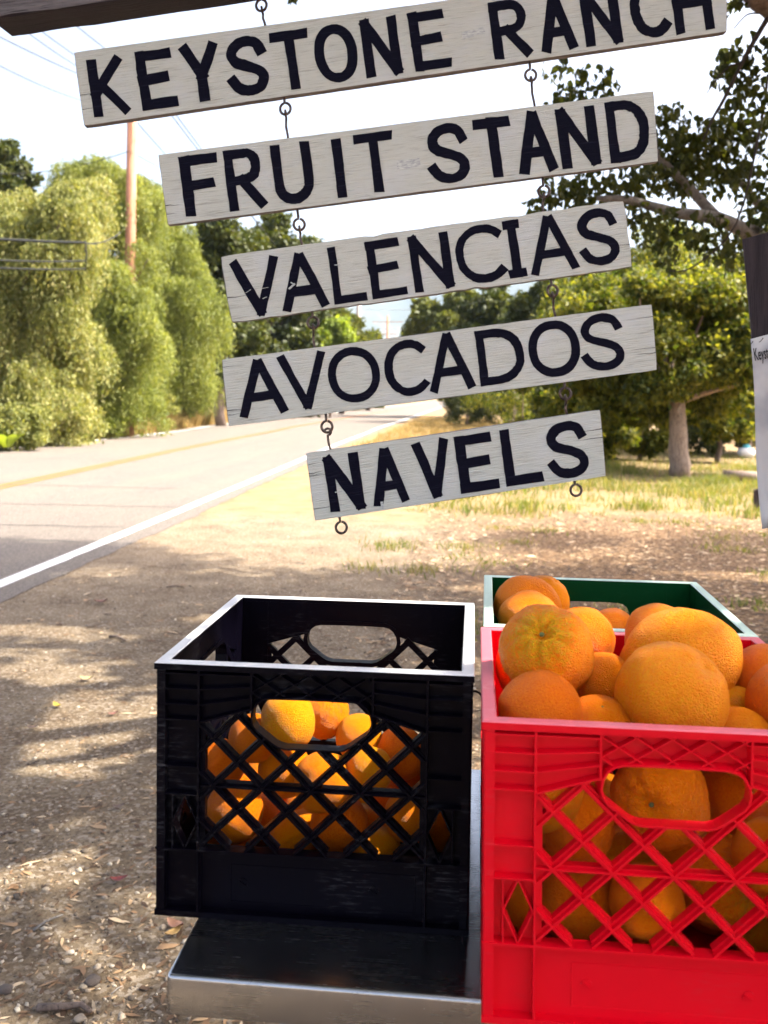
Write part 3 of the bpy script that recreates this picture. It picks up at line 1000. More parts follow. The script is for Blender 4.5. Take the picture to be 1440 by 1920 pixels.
# boughs that hang into the view (pixel, depth, radius in pixels, leaves)
vis = [(1090, 160, 5.2, 46, 75), (1065, 200, 5.2, 40, 55), (1040, 130, 5.25, 26, 14), (1140, 150, 5.2, 24, 18), (1035, 205, 5.2, 22, 14), (1150, 205, 5.2, 30, 30), (1245, 225, 5.3, 40, 90), (1260, 290, 5.3, 50, 190),
       (1310, 265, 5.4, 50, 170), (1360, 250, 5.5, 48, 130), (1410, 240, 5.5, 46, 110), (1280, 330, 5.3, 46, 150), (1340, 320, 5.5, 50, 150), (1410, 320, 5.5, 50, 150), (1430, 380, 5.4, 40, 90),
       (1060, 360, 5.1, 46, 100), (1110, 360, 5.1, 46, 90), (1020, 385, 5.1, 26, 25), (1160, 345, 5.1, 45, 90), (1210, 330, 5.1, 40, 80), (1220, 430, 5.0, 42, 50), (1270, 430, 5.0, 45, 60), (1330, 440, 5.1, 46, 80),
       (1255, 480, 5.0, 30, 24), (1200, 400, 5.0, 30, 30), (1370, 470, 5.1, 40, 60), (1420, 420, 5.3, 40, 70), (1000, 375, 5.1, 14, 8),
       (1390, 95, 3.9, 34, 34), (1365, 130, 3.9, 30, 34), (1415, 130, 3.9, 32, 34), (1400, 170, 4.0, 34, 38), (1432, 200, 4.1, 34, 34), (1378, 190, 4.0, 20, 12), (1352, 100, 3.85, 14, 9), (1362, 12, 3.75, 16, 8),
       (1345, 235, 4.0, 20, 14), (1445, 70, 3.8, 22, 16), (553, -6, 3.4, 10, 5), (1380, 5, 3.7, 20, 8)]
pv, lv = [], []
for x, y, d, r, k in vis:
    s = d / FPX
    c = P(x, y, d) - sb
    k = int(k * 1.25)
    p = c + unit(rng.normal(0, 1, (k, 3))) * (rng.random((k, 1)) ** 0.45) * np.array([r * s * 1.15, r * s * 1.6, r * s])
    pv.append(p)
    lv.append(np.full(k, d / 5.2))
pv = np.concatenate(pv)
lv = np.concatenate(lv)
dv = unit(rng.normal(0, 0.55, (len(pv), 3)) + np.array([0, 0, -1.0]))
Lv = (0.034 + 0.026 * rng.random(len(pv))) * np.where(lv < 0.8, 0.88, 1.0)
near = np.argsort(-(Lv / (lv * 5.2)))          # largest on screen first
lead = near[:280]
rest = near[280:]
LEAF = []
for k in range(4):
    V, F = heart_leaves(np.zeros((1, 3)), np.array([[0, 0, -1.0]]), 1.0, np.random.default_rng(90 + k))
    me = mesh_np('leaf', V, F)
    me.materials.append(M['leaf_shade'])
    LEAF.append(me)
for i in lead:
    o = bpy.data.objects.new('leaf', LEAF[int(i) % 4])
    COL.objects.link(o)
    o.parent = shade
    o.location = pv[i]
    q = Vector((0, 0, -1)).rotation_difference(Vector(dv[i]))
    o.rotation_mode = 'QUATERNION'
    o.rotation_quaternion = q @ Matrix.Rotation(rng.uniform(0, 6.28), 3, 'Z').to_quaternion()
    o.scale = (Lv[i],) * 3
V1, F1 = heart_leaves(pv[rest], dv[rest], Lv[rest], rng)
# the rest of the crown, over the stand and out of the picture
cl = []
while len(cl) < 210:
    c = np.array([rng.uniform(-5.0, 9.0), rng.uniform(-1.6, 8.6), rng.uniform(3.2, 7.2)])
    e = ((c[0] - 2.6) / 6.6) ** 2 + ((c[1] - 1.6) / 7.0) ** 2 + ((c[2] - 4.9) / 2.4) ** 2
    x, y, d = project(c)
    m_ = 1.0 / max(d, 0.3) * FPX
    if e > 1 or (d > 0 and -m_ < x < 1440 + m_ * 0.75 and y > -m_ * 0.85):
        continue
    cl.append(c)
# boughs high over the stand that shade the road edge and the mulch behind the crates
for (x0, x1, y0, y1, k) in ((-6.6, -3.2, 4.6, 7.9, 70), (-3.0, 0.5, 5.0, 7.4, 22), (0.4, 4.4, 5.6, 9.6, 50)):
    for _ in range(k):
        gx, gy, h = rng.uniform(x0, x1), rng.uniform(y0, y1), rng.uniform(6.2, 7.6)
        c = np.array([gx + 0.831 * h, gy + 0.117 * h, h])
        x, y, d = project(c)
        if not (0 < x < 1500 and y > -FPX / d * 0.8):
            cl.append(c)
cl = np.array(cl) - sb
pos = in_balls(cl, np.array([[0.75, 0.75, 0.5]]) * (0.7 + 0.6 * rng.random((len(cl), 1))), np.full(len(cl), 380), rng, 0.2)
wx, wy, wd = project(pos + sb)
keep = ~((wd > 0) & (wx > -60) & (wx < 1500) & (wy > -60))
pos = pos[keep]
# openings between the boughs that let sun flecks through
wp = pos + sb
for gx, gy, gz, rx_, ry_ in ((-0.20, 1.13, 1.02, .30, .22), (-1.55, 3.75, 0, .42, .55), (-0.95, 3.3, 0, .25, .3), (-2.55, 5.1, 0, .55, .2), (-1.5, 5.6, 0, .4, .12), (-2.2, 4.35, 0, .35, .18), (0.10, 1.02, 1.15, .10, .14),
                             (-1.3, 2.65, 0, .20, .3), (1.6, 5.2, 0, .7, .25), (0.6, 6.8, 0, .9, .2), (2.6, 7.6, 0, 1.0, .25), (0.42, 1.85, 0, .2, .3), (1.2, 4.2, 0, .4, .15)):
    hh = wp[:, 2] - gz
    qx = (wp[:, 0] - 0.831 * hh - gx) / rx_
    qy = (wp[:, 1] - 0.117 * hh - gy) / ry_
    kk = qx ** 2 + qy ** 2 > 1.0 + 0.5 * np.sin(qx * 3.1 + gx * 9) * np.sin(qy * 2.7 + gy * 5) + 0.15 * rng.normal(0, 1, len(qx))
    pos, wp = pos[kk], wp[kk]
dd = unit(rng.normal(0, 0.6, (len(pos), 3)) + np.array([0, 0, -0.8]))
V2, F2 = heart_leaves(pos, dd, 0.095 + 0.05 * rng.random(len(pos)), rng)
o = link('foliage', mesh_np('foliage', np.concatenate([V1, V2]), np.concatenate([F1, F2 + len(V1)])), M['leaf_shade'], shade)
o['kind'] = 'stuff'

# =================================================================== POLES AND WIRES
def pole(px, py_base, d, top_px, w_px, mt, label, arm=None, lean=0.0):
    b = P(px, py_base, d); b[2] = 0
    h = P(px, top_px, d)[2]
    r = w_px * d / FPX / 2
    root = empty('utility_pole', b, label, 'utility pole', 'utility poles along the road')
    mb = MB()
    mb.tube([(0, 0, -0.2), (lean * 0.5, 0, h * 0.5), (lean, 0, h)], [r * 1.12, r, r * 0.86], 14)
    mb.build('pole_shaft', mt, root, smooth=True)
    if arm:
        for hh, half in arm:
            a = MB()
            a.box(lean - half, lean + half, -r - 0.11, -r - 0.005, hh - 0.06, hh + 0.06)
            a.build('crossarm', mt, root)
            for q in (-0.92, -0.5, 0.5, 0.92):
                ins = MB()
                ins.tube([(lean + q * half, -r - 0.06, hh + 0.06), (lean + q * half, -r - 0.06, hh + 0.10), (lean + q * half, -r - 0.06, hh + 0.13), (lean + q * half, -r - 0.06, hh + 0.19)], [0.018, 0.045, 0.03, 0.035], 8)
                ins.build('insulator', M['pole_grey'], root)
    return root, b, h


DP = 30.2
p1, b1, h1 = pole(240, 828, DP, 105, 19.5, M['pole_wood'], 'brown wooden utility pole rising from the pepper trees behind the top board', arm=[(10.7, 1.3), (11.6, 1.3)])
p2, b2, h2 = pole(670, 770, 120, 560, 9, M['pole_grey'], 'thick grey utility pole seen in the distant gap, left of the pole with a crossarm')
p3, b3, h3 = pole(725, 765, 190, 592, 5, M['pole_wood'], 'far thin utility pole with a crossarm in the distant gap', arm=[(17.0, 3.2), (14.5, 2.0)])
p4, b4, h4 = pole(549, 782, 58, 632, 7, M['pole_grey'], 'short pale pole standing in front of the dark oaks above the avocado board')


def span(a, b, sag, r, name, label, mt='wire', group='overhead wires'):
    a, b = np.array(a, float), np.array(b, float)
    n = 24
    pts = [a + (b - a) * i / n - np.array([0, 0, sag * 4 * (i / n) * (1 - i / n)]) for i in range(n + 1)]
    mb = MB()
    mb.tube(pts, r, 5)
    o = mb.build(name, M[mt])
    return tag(o, label, 'wire', group)


def pt(x, y, d):
    return P(x, y, d)


arm1 = lambda x, h: b1 + np.array([x, -0.25, h])
for (x, hh, sx, sy, lab) in ((-1.1, 11.79, 0, -60, 'third'), (-0.6, 11.79, 60, -40, 'second'), (0.6, 11.79, 140, -60, 'topmost')):
    span(pt(sx - 380, sy - 250, 9), arm1(x, hh), 0.25, 0.013, 'overhead_wire', lab + ' from the top of the thin wires under the left end of the beam')
for (x, hh, lab) in ((-1.1, 10.89, 'lowest'), (1.1, 10.89, 'second lowest')):
    span(pt(-330, -70 if x < 0 else -110, 11), arm1(x, hh), 0.25, 0.013, 'overhead_wire', lab + ' of the thin wires in the sky left of the top board')
for k, (x, hh, ex) in enumerate(((-1.1, 11.79, -1.5), (0.6, 11.79, 0.2), (1.1, 10.89, 1.2))):
    span(arm1(x, hh), b2 + np.array([ex, 0, 12.0 - 0.4 * k]), 1.6, 0.02, 'overhead_wire', ('leftmost', 'middle', 'rightmost')[k] + ' of the three thin wires running from the brown pole down behind the boards')
span(b1 + np.array([0, -0.2, 9.35]), P(-60, 320, 34), 0.35, 0.014, 'overhead_wire', 'dark service wire sloping left from the brown pole over the pepper tree')
span(b1 + np.array([0.1, -0.2, 9.3]), P(420, 345, 52), 0.3, 0.014, 'overhead_wire', 'dark service wire sloping right from the brown pole behind the fruit stand board')
span(P(610, 578, 118), P(900, 578, 135), 0.2, 0.03, 'overhead_wire', 'upper horizontal wire across the distant gap')
span(P(610, 616, 118), P(900, 614, 135), 0.2, 0.03, 'overhead_wire', 'lower horizontal wire across the distant gap')
# telephone cables at mid height on the near side of the pepper trees
DC = 21.5
mid = P(160, 456, DC)
for (a, b_, r, lab) in (((-260, 425), (160, 455), 0.034, 'thick twisted telephone cable crossing in front of the pepper trees'),
                        ((-120, 478), (160, 489), 0.02, 'upper of two thinner cables below the thick telephone cable'),
                        ((-120, 492), (160, 504), 0.02, 'lowest cable in front of the pepper trees')):
    span(P(*a, DC - 3), P(*b_, DC), 0.06, r, 'telephone_cable', lab, 'cable', 'telephone cables')
span(P(160, 456, DC), P(226, 436, DC + 3), 0.1, 0.02, 'telephone_cable', 'short cable end rising from the cable spacer toward the brown pole', 'cable', 'telephone cables')
mb = MB()
mb.tube([P(160, 450, DC), P(162, 480, DC), P(160, 508, DC)], 0.016, 7)
tag(mb.build('cable_spacer', M['cable'], smooth=True), 'dark upright spacer where the telephone cables end among the leaves', 'cable spacer')

# =================================================================== HANGING SIGN BOARDS
SIGN_D = 1.70


def sign_pt(x, y, d=SIGN_D):
    return P(x, y, d)


def arc(cx, cy, rx, ry, a0, a1, n=14, p=2.3):
    out = []
    for i in range(n + 1):
        a = math.radians(a0 + (a1 - a0) * i / n)
        c, s = math.cos(a), math.sin(a)
        out.append((cx + rx * math.copysign(abs(c) ** (2 / p), c), cy + ry * math.copysign(abs(s) ** (2 / p), s)))
    return out


def glyph(ch):
    if ch == 'A': return [[(0.0, 0), (0.46, 1)], [(0.54, 1), (1, 0)], [(0.2, .3), (0.8, .3)]]
    if ch == 'C': return [arc(.55, .5, .55, .5, 48, 312, 22, 2.1)]
    if ch == 'D': return [[(0, 0), (0, 1)], [(0, 1), (.35, 1)] + arc(.35, .5, .65, .5, 75, -75, 14, 2.3) + [(.35, 0), (0, 0)]]
    if ch == 'E': return [[(0, 0), (0, 1)], [(0, 1), (.93, 1)], [(0, .51), (.78, .53)], [(0, 0), (1, 0)]]
    if ch == 'F': return [[(0, 0), (0, 1)], [(0, 1), (1, 1)], [(0, .5), (.8, .52)]]
    if ch == 'H': return [[(0, 0), (0, 1)], [(1, 0), (1, 1)], [(0, .5), (1, .5)]]
    if ch == 'I': return [[(.5, 0), (.5, 1)]]
    if ch == 'J': return [[(.08, 1), (.92, 1)], [(.5, 0), (.5, 1)], [(.0, 0), (1, 0)]]   # I with serifs
    if ch == 'K': return [[(0, 0), (0, 1)], [(.92, 1), (.05, .40)], [(.28, .52), (1, 0)]]
    if ch == 'L': return [[(0, 1), (0, 0)], [(0, 0), (1, 0)]]
    if ch == 'N': return [[(0, 0), (0, 1)], [(0.02, 1), (.98, 0)], [(1, 0), (1, 1)]]
    if ch == 'O': return [arc(.5, .5, .5, .5, 90, 450, 30, 2.15)]
    if ch == 'R': return [[(0, 0), (0, 1)], [(0, 1), (.55, 1)] + arc(.55, .75, .42, .25, 80, -80, 8, 2.2) + [(.55, .5), (0.02, .47)], [(.42, .47), (1, 0)]]
    if ch == 'S': return [[(.95, .80), (.86, .93), (.68, .99), (.48, 1.0), (.25, .95), (.09, .83), (.08, .70), (.18, .60), (.36, .535), (.60, .47), (.82, .39), (.94, .27),
                           (.92, .14), (.78, .04), (.55, 0.0), (.32, .02), (.14, .09), (.03, .21)]]
    if ch == 'T': return [[(0, 1), (1, 1)], [(.5, 1), (.52, 0)]]
    if ch == 'U': return [[(0, 1), (0, .35), (.04, .18), (.16, .06), (.34, .0), (.56, .0), (.78, .05), (.93, .16), (1, .34), (1, 1)]]
    if ch == 'V': return [[(0, 1), (.5, 0)], [(1, 1), (.52, 0)]]
    if ch == 'Y': return [[(0, 1), (.5, .45)], [(1, 1), (.5, .45)], [(.5, .5), (.5, 0)]]


def stroke_mesh(mb, pts, sw, lvl, rng, closed=False):
    """flat brush stroke in the board's x/z plane, painted side facing -y"""
    P2 = [np.array(p, float) for p in pts]
    if closed:
        P2 = P2[:-1]
    if len(P2) > 4 and not closed:                    # round off drawn curves
        S2 = []
        for i in range(len(P2) - 1):
            p0, p1, p2, p3 = P2[max(i - 1, 0)], P2[i], P2[i + 1], P2[min(i + 2, len(P2) - 1)]
            for q in range(4):
                s = q / 4
                S2.append(0.5 * (2 * p1 + (p2 - p0) * s + (2 * p0 - 5 * p1 + 4 * p2 - p3) * s * s + (3 * p1 - p0 - 3 * p2 + p3) * s ** 3))
        S2.append(P2[-1])
        P2 = S2
    # subdivide for a hand-painted edge
    Q = []
    n = len(P2)
    for i in range(n if closed else n - 1):
        a, b = P2[i], P2[(i + 1) % n]
        k = max(1, int(np.linalg.norm(b - a) / (sw * 0.55)))
        for j in range(k):
            Q.append(a + (b - a) * j / k)
    if not closed:
        Q.append(P2[-1])
        d0 = (Q[1] - Q[0]); d0 /= np.linalg.norm(d0)
        d1 = (Q[-1] - Q[-2]); d1 /= np.linalg.norm(d1)
        Q[0] = Q[0] - d0 * sw * 0.5
        Q[-1] = Q[-1] + d1 * sw * 0.5
    n = len(Q)
    L, Rr = [], []
    w1 = w2 = 0.0
    for i in range(n):
        if closed:
            t = Q[(i + 1) % n] - Q[i - 1]
        else:
            t = Q[min(i + 1, n - 1)] - Q[max(i - 1, 0)]
        t = t / (np.linalg.norm(t) + 1e-12)
        nn = np.array([-t[1], t[0]])
        w1 = 0.82 * w1 + rng.normal(0, 0.020)
        w2 = 0.82 * w2 + rng.normal(0, 0.020)
        e = rng.normal(0, 0.05, 2) * sw if (not closed and i in (0, n - 1)) else np.zeros(2)
        L.append(Q[i] + nn * sw * (0.5 + w1) + t * e[0])
        Rr.append(Q[i] - nn * sw * (0.5 + w2) + t * e[1])
    y1 = -0.0007 - 0.00007 * lvl
    y0 = 0.0006
    V = [(p[0], y1, p[1]) for p in L] + [(p[0], y1, p[1]) for p in Rr] + [(p[0], y0, p[1]) for p in L] + [(p[0], y0, p[1]) for p in Rr]
    F = []
    m = n if closed else n - 1
    for i in range(m):
        j = (i + 1) % n
        F += [(i, n + i, n + j, j), (2 * n + i, 2 * n + j, 3 * n + j, 3 * n + i), (i, j, 2 * n + j, 2 * n + i), (n + i, 3 * n + i, 3 * n + j, n + j)]
    if not closed:
        F += [(0, 2 * n, 3 * n, n), (n - 1, 2 * n - 1, 4 * n - 1, 3 * n - 1)]
    mb.add(V, F)


def eye_ring(root, o3, ex, ez, ey, px_ring, px_shank, r=0.0102, wire=0.0025, turn=0.0, mt='iron'):
    """screw eye: px_ring ring centre, px_shank point where it enters the wood"""
    c = sign_pt(*px_ring, SIGN_D + 0.009)
    s = sign_pt(*px_shank, SIGN_D + 0.009)
    up = unit(s - c)
    sd = unit(np.cross(up, ey))
    sd = unit(sd * math.cos(turn) + ey * math.sin(turn))
    path = [s + up * 0.006, c + up * (r + 0.004)]
    for i in range(21):
        a = math.radians(90 - 4 + (-342) * i / 20)
        path.append(c + sd * math.cos(a) * r + up * math.sin(a) * r * 1.05)
    base = np.array(root.location)
    mb = MB()
    mb.tube([p - base for p in path], wire, 8)
    mb.build('screw_eye', M[mt], root, smooth=True)


def hook(root, ey, px_ring, px_top, r_ring=0.0102, wire=0.0023, open_side=0, mt='iron'):
    """screw hook rising from the top edge of a lower board into the ring above it"""
    c = sign_pt(*px_ring, SIGN_D + 0.009)
    s = sign_pt(*px_top, SIGN_D + 0.009)
    up = unit(c - s)
    low = c - up * r_ring
    sd = unit(np.cross(up, ey))
    lr = 0.0062
    path = [s - up * 0.008, s + up * 0.002]
    mid = s + (low - s) * 0.45
    path.append(mid + sd * 0.0016)
    cc = low + up * 0.0005
    dirv = ey if not open_side else sd * open_side
    for i in range(15):
        a = math.radians(-100 + 285 * i / 14)
        path.append(cc + dirv * math.cos(a) * lr * (-1) + up * math.sin(a) * lr + (sd * 0.0006 * i / 14 if not open_side else ey * 0.0005 * i / 14))
    base = np.array(root.location)
    mb = MB()
    mb.tube([p - base for p in path], wire, 7)
    mb.build('screw_hook', M[mt], root, smooth=True)


BOARDS = [
    dict(name='sign_board', label='topmost and longest white board, hand-lettered KEYSTONE RANCH', px=[(138, 98), (1362, -74), (1364, 59), (157, 236)], jag=0.5,
         base=((178, 221), (1340, 54)), h=110, sw=18.5,
         txt=[('K', 177, 245), ('E', 267, 337), ('Y', 351, 421), ('S', 431, 512), ('T', 519, 590), ('O', 598, 677), ('N', 688, 757), ('E', 779, 848),
              ('R', 928, 998), ('A', 1018, 1084), ('N', 1099, 1169), ('C', 1189, 1264), ('H', 1268, 1341)],
         eyes=[((535, 204), (533, 184)), ((995, 141), (993, 119))], hooks=[((490, 10), (497, 46))]),
    dict(name='sign_board', label='second white board from the top, hand-lettered FRUIT STAND', px=[(296, 290), (1226, 170), (1235, 303), (314, 422)], jag=0.5,
         base=((350, 407), (1147, 306)), h=113, sw=18.5,
         txt=[('F', 349, 420), ('R', 431, 500), ('U', 519, 594), ('I', 633, 652), ('T', 675, 748), ('S', 807, 888), ('T', 899, 969), ('A', 976, 1046), ('N', 1055, 1128), ('D', 1146, 1224)],
         eyes=[((561, 421), (558, 397)), ((1020, 359), (1017, 331))], hooks=[((535, 204), (540, 257)), ((995, 141), (1002, 196))]),
    dict(name='sign_board', label='chipped white board, third from the top, hand-lettered VALENCIAS', px=[(412, 480), (1171, 375), (1187, 501), (433, 606)], jag=1.5,
         base=((533, 586), (1085, 504)), h=108, sw=16.5,
         txt=[('V', 447, 535), ('A', 532, 618), ('L', 628, 690), ('E', 699, 765), ('N', 779, 853), ('C', 862, 958), ('J', 955, 989), ('A', 998, 1086), ('S', 1090, 1169)],
         eyes=[((587, 605), (586, 590)), ((1036, 545), (1033, 524))], hooks=[((561, 421), (566, 457)), ((1020, 359), (1018, 396))]),
    dict(name='sign_board', label='white board with split ends, fourth from the top, hand-lettered AVOCADOS', px=[(415, 674), (1223, 570), (1233, 694), (428, 800)], jag=0.6,
         base=((452, 783), (903, 725)), h=106, sw=16.0,
         txt=[('A', 452, 540), ('V', 533, 621), ('O', 622, 719), ('C', 728, 812), ('A', 808, 892), ('D', 902, 989), ('O', 997, 1094), ('S', 1094, 1178)],
         eyes=[((613, 800), (611, 779)), ((1060, 738), (1058, 716))], hooks=[((587, 605), (590, 652)), ((1036, 545), (1041, 594))]),
    dict(name='sign_board', label='shortest white board at the bottom, hand-lettered NAVELS', px=[(573, 850), (1126, 768), (1137, 893), (590, 977)], jag=0.5,
         base=((620, 962), (952, 913)), h=107, sw=18.0,
         txt=[('N', 620, 686), ('A', 703, 768), ('V', 787, 854), ('E', 866, 938), ('L', 951, 1020), ('S', 1031, 1112)],
         eyes=[((640, 989), (637, 973)), ((1080, 919), (1077, 901))], hooks=[((613, 800), (620, 845)), ((1060, 738), (1063, 779))]),
]
for bi, B in enumerate(BOARDS):
    rng = np.random.default_rng(200 + bi)
    C = [sign_pt(*p) for p in B['px']]
    o3 = sum(C) / 4
    ex = unit((C[1] - C[0]) + (C[2] - C[3]))
    nrm = -FWD                                         # boards face the viewer squarely
    ex = unit(ex - nrm * (ex @ nrm))
    ez = unit(np.cross(-nrm, ex)) * -1
    if ez[2] < 0:
        ez = -ez
    ey = -nrm
    root = empty(B['name'], o3, B['label'], 'sign', 'hanging sign boards')

    def loc2(x, y):
        q = sign_pt(x, y) - o3
        return np.array([q @ ex, q @ ez])
    c2 = [loc2(*p) for p in B['px']]
    # board with slightly worn, uneven edges
    loop = []
    for i in range(4):
        a, b_ = c2[i], c2[(i + 1) % 4]
        L = np.linalg.norm(b_ - a)
        k = max(6, int(L / 0.018))
        t_ = (b_ - a) / L
        nn = np.array([-t_[1], t_[0]])
        for j in range(k):
            q = a + (b_ - a) * j / k
            chip = 0.0
            if j == 0:
                q = q + (nn * -1 + t_) * 0.0015 * B['jag'] + 0
            else:
                chip = rng.normal(0, 0.00035) * B['jag'] - (abs(rng.normal(0, 0.0016)) * (B['jag'] - 0.5) if rng.random() < 0.35 else 0)
            loop.append(q - nn * chip if False else q + nn * -abs(chip) * 1.0)
    TH = 0.018
    inset = 0.0012
    cen = np.mean(loop, 0)
    n = len(loop)
    V = []
    for q in loop:                                    # front, slightly rounded over
        d_ = unit(cen - q)
        V.append((q[0] + d_[0] * inset, 0.0, q[1] + d_[1] * inset))
    for q in loop:
        V.append((q[0], 0.0014, q[1]))
    for q in loop:
        V.append((q[0], TH, q[1]))
    F = [tuple(range(n))]
    for i in range(n):
        j = (i + 1) % n
        F += [(i, n + i, n + j, j), (n + i, 2 * n + i, 2 * n + j, n + j)]
    F.append(tuple(range(3 * n - 1, 2 * n - 1, -1)))
    mb = MB()
    mb.add(V, F)
    rot = Matrix((tuple(ex), tuple(ey), tuple(ez))).transposed().to_4x4()
    bo = mb.build('board', M['white_board'], root)
    bo.matrix_local = rot
    bo.data.materials.append(M['board_edge'])
    for pl_ in bo.data.polygons:
        if abs(pl_.normal.y) < 0.9:
            pl_.material_index = 1
    # long cracks that run in from the ends
    cr = MB()
    for k in range({0: 2, 1: 3, 2: 2, 3: 7, 4: 7}[bi]):
        endr = rng.random() < 0.5
        s_ = rng.uniform(0.1, 0.9)
        a = c2[1] + (c2[2] - c2[1]) * s_ if endr else c2[0] + (c2[3] - c2[0]) * s_
        ln = rng.uniform(0.015, 0.06)
        dx = -1 if endr else 1
        th = rng.uniform(0.0004, 0.0009)
        a = a + np.array([dx * 0.001, 0])
        wv = rng.normal(0, 0.0006, 4)
        pts = [a + np.array([dx * ln * q / 3, wv[q]]) for q in range(4)]
        Vc = [(p[0], -0.0004, p[1] + th * (1 - q / 3.3)) for q, p in enumerate(pts)] + [(p[0], -0.0004, p[1] - th * (1 - q / 3.3)) for q, p in enumerate(pts)]
        cr.add(Vc, [(q, q + 1, 4 + q + 1, 4 + q) for q in range(3)])
    co = cr.build('crack', M['ink'], bo)
    co['kind'] = 'stuff'
    # lettering
    (bx0, by0), (bx1, by1) = B['base']
    sl = (by1 - by0) / (bx1 - bx0)
    bd = np.array([1, sl]) / math.hypot(1, sl)
    bu = np.array([bd[1], -bd[0]])                    # up the letter, in pixels
    for ch, xl, xr in B['txt']:
        sw = B['sw'] * rng.uniform(0.95, 1.06)
        hh = B['h'] * rng.uniform(0.985, 1.015)
        width = (xr - xl) / bd[0]
        org = np.array([xl, by0 + sl * (xl - bx0)])
        lm = MB()
        kpx = SIGN_D / FPX
        for li, st in enumerate(glyph(ch)):
            pts = []
            for gx, gy in st:
                a = sw * 0.5 + gx * max(0.0, width - sw)
                b_ = sw * 0.5 + gy * (hh - sw)
                q = org + bd * a + bu * b_
                pts.append(loc2(*q))
            closed = ch == 'O'
            stroke_mesh(lm, pts, sw * kpx, li, rng, closed)
        lo = lm.build('letter', M['letter_paint'], bo)
    marks = {0: [((872, 66), (903, 58), 13, 'paint_smear')], 1: [((752, 309), (780, 305), 16, 'paint_smear')],
             2: [((543, 541), (552, 533), 3.5, 'paint_chip'), ((546, 530), (553, 533), 2, 'paint_chip'), ((461, 549), (470, 543), 0.9, 'paint_chip'),
                 ((492, 541), (503, 539), 0.8, 'paint_chip'), ((493, 560), (500, 557), 1.3, 'paint_chip'), ((628, 497), (636, 496), 2, 'paint_chip')],
             4: [((629, 923), (640, 921), 1.8, 'paint_chip'), ((716, 943), (718, 951), 5, 'paint_chip')]}
    for a_, b_, w_, nm in marks.get(bi, []):
        sm = MB()
        stroke_mesh(sm, [loc2(*a_), (loc2(*a_) + loc2(*b_)) / 2 + rng.normal(0, .0006, 2), loc2(*b_)], w_ * SIGN_D / FPX, 9 if nm == 'paint_chip' else -5, rng)
        sm.build(nm, M['smear'], bo)
    for k, (pr, ps) in enumerate(B['eyes']):
        eye_ring(root, o3, ex, ez, ey, pr, ps, turn=rng.uniform(-0.25, 0.25))
    for k, (pr, ps) in enumerate(B['hooks']):
        hook(root, ey, pr, ps, open_side=(1 if (bi == 4 and k == 0) else 0))
# two bare wood smears where older paint shows on the boards are in the paint itself

# --- beam that carries the boards, on its own leaning post beyond the right edge
bl = P(2, 52, 1.69)
br_ = P(1640, -184, 1.69)
axis = unit(br_ - bl)
root = empty('sign_beam', bl, 'dark weathered timber beam along the top left from which the boards hang', 'beam')
yv = unit(FWD - axis * (FWD @ axis))
zv = unit(np.cross(axis, yv)) * (1 if np.cross(axis, yv)[2] > 0 else -1)
L = np.linalg.norm(br_ - bl)
mb = MB()
nseg = 40
hw, hz = 0.044, 0.044
rng = np.random.default_rng(5)
V = []
for i in range(nseg + 1):
    x = L * i / nseg
    for (a, b_) in ((-1, -1), (-.92, -1.0), (.92, -1), (1, -.9), (1, 1), (-1, 1)):
        e = rng.normal(0, 0.0012, 2)
        V.append((x + (0.004 * a if i == 0 else 0), a * hw + e[0], hz + b_ * hz + e[1]))
F = []
for i in range(nseg):
    for k in range(6):
        k2 = (k + 1) % 6
        F.append((i * 6 + k, i * 6 + k2, (i + 1) * 6 + k2, (i + 1) * 6 + k))
F += [tuple(range(5, -1, -1)), tuple(nseg * 6 + k for k in range(6))]
mb.add(V, F)
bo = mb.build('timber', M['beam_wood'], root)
bo.data.materials.append(M['beam_shade'])
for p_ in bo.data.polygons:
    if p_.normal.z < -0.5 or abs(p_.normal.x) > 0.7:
        p_.material_index = 1  # underside and ends get the painted shade
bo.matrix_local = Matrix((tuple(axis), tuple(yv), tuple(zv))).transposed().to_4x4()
eye_ring(root, None, None, None, FWD, (490, 10), (489, -6), turn=0.2)
eye_ring(root, None, None, None, FWD, (975, -58), (974, -76), turn=0.2)
tp = P(1600, -120, 1.69)
mb = MB()
q = tp - bl
x0, y0 = q[0], q[1]
mb.box(x0 - 0.045, x0 + 0.045, y0 - 0.045, y0 + 0.045, -bl[2] - 0.3, q[2] + 0.02)
mb.build('support_post', M['post_wood'], root)
hook(bpy.data.objects['sign_board'], FWD, (975, -58), (983, -20))

# --- dark wooden post with the paper notice, right edge
PD = 1.78
pb = P(1393, 447, PD)
tl, tr_ = P(1393, 449, PD), P(1478, 420, PD)
bt = P(1393 + 0.086 * (2121 - 447), 2060, PD)
bt = bt + (bt - tl) * ((bt[2] + 0.1) / (tl[2] - bt[2]))
root = empty('wooden_post', (bt[0], bt[1], 0), 'dark weathered wooden post with a sloping cut top at the right edge', 'post')
o_ = np.array(root.location)
wv = RIGHT * 0.105
dv_ = unit(ray(1385, 600)) * 0.09
n = 14
mb = MB()
V = []
rng = np.random.default_rng(9)
for i in range(n + 1):
    s = i / n
    a = bt + (tl - bt) * s
    rise = (tr_[2] - tl[2]) if i == n else 0
    for (u, w) in ((0, 0), (1, 0), (1, 1), (0, 1)):
        V.append(a + wv * u + dv_ * w + np.array([0, 0, rise * u]) + rng.normal(0, 0.0009, 3) - o_)
F = [(3, 2, 1, 0), tuple(n * 4 + k for k in range(4))]
for i in range(n):
    for k in range(4):
        k2 = (k + 1) % 4
        F.append((i * 4 + k, i * 4 + k2, (i + 1) * 4 + k2, (i + 1) * 4 + k))
mb.add(V, F)
mb.build('post_timber', M['post_wood'], root)

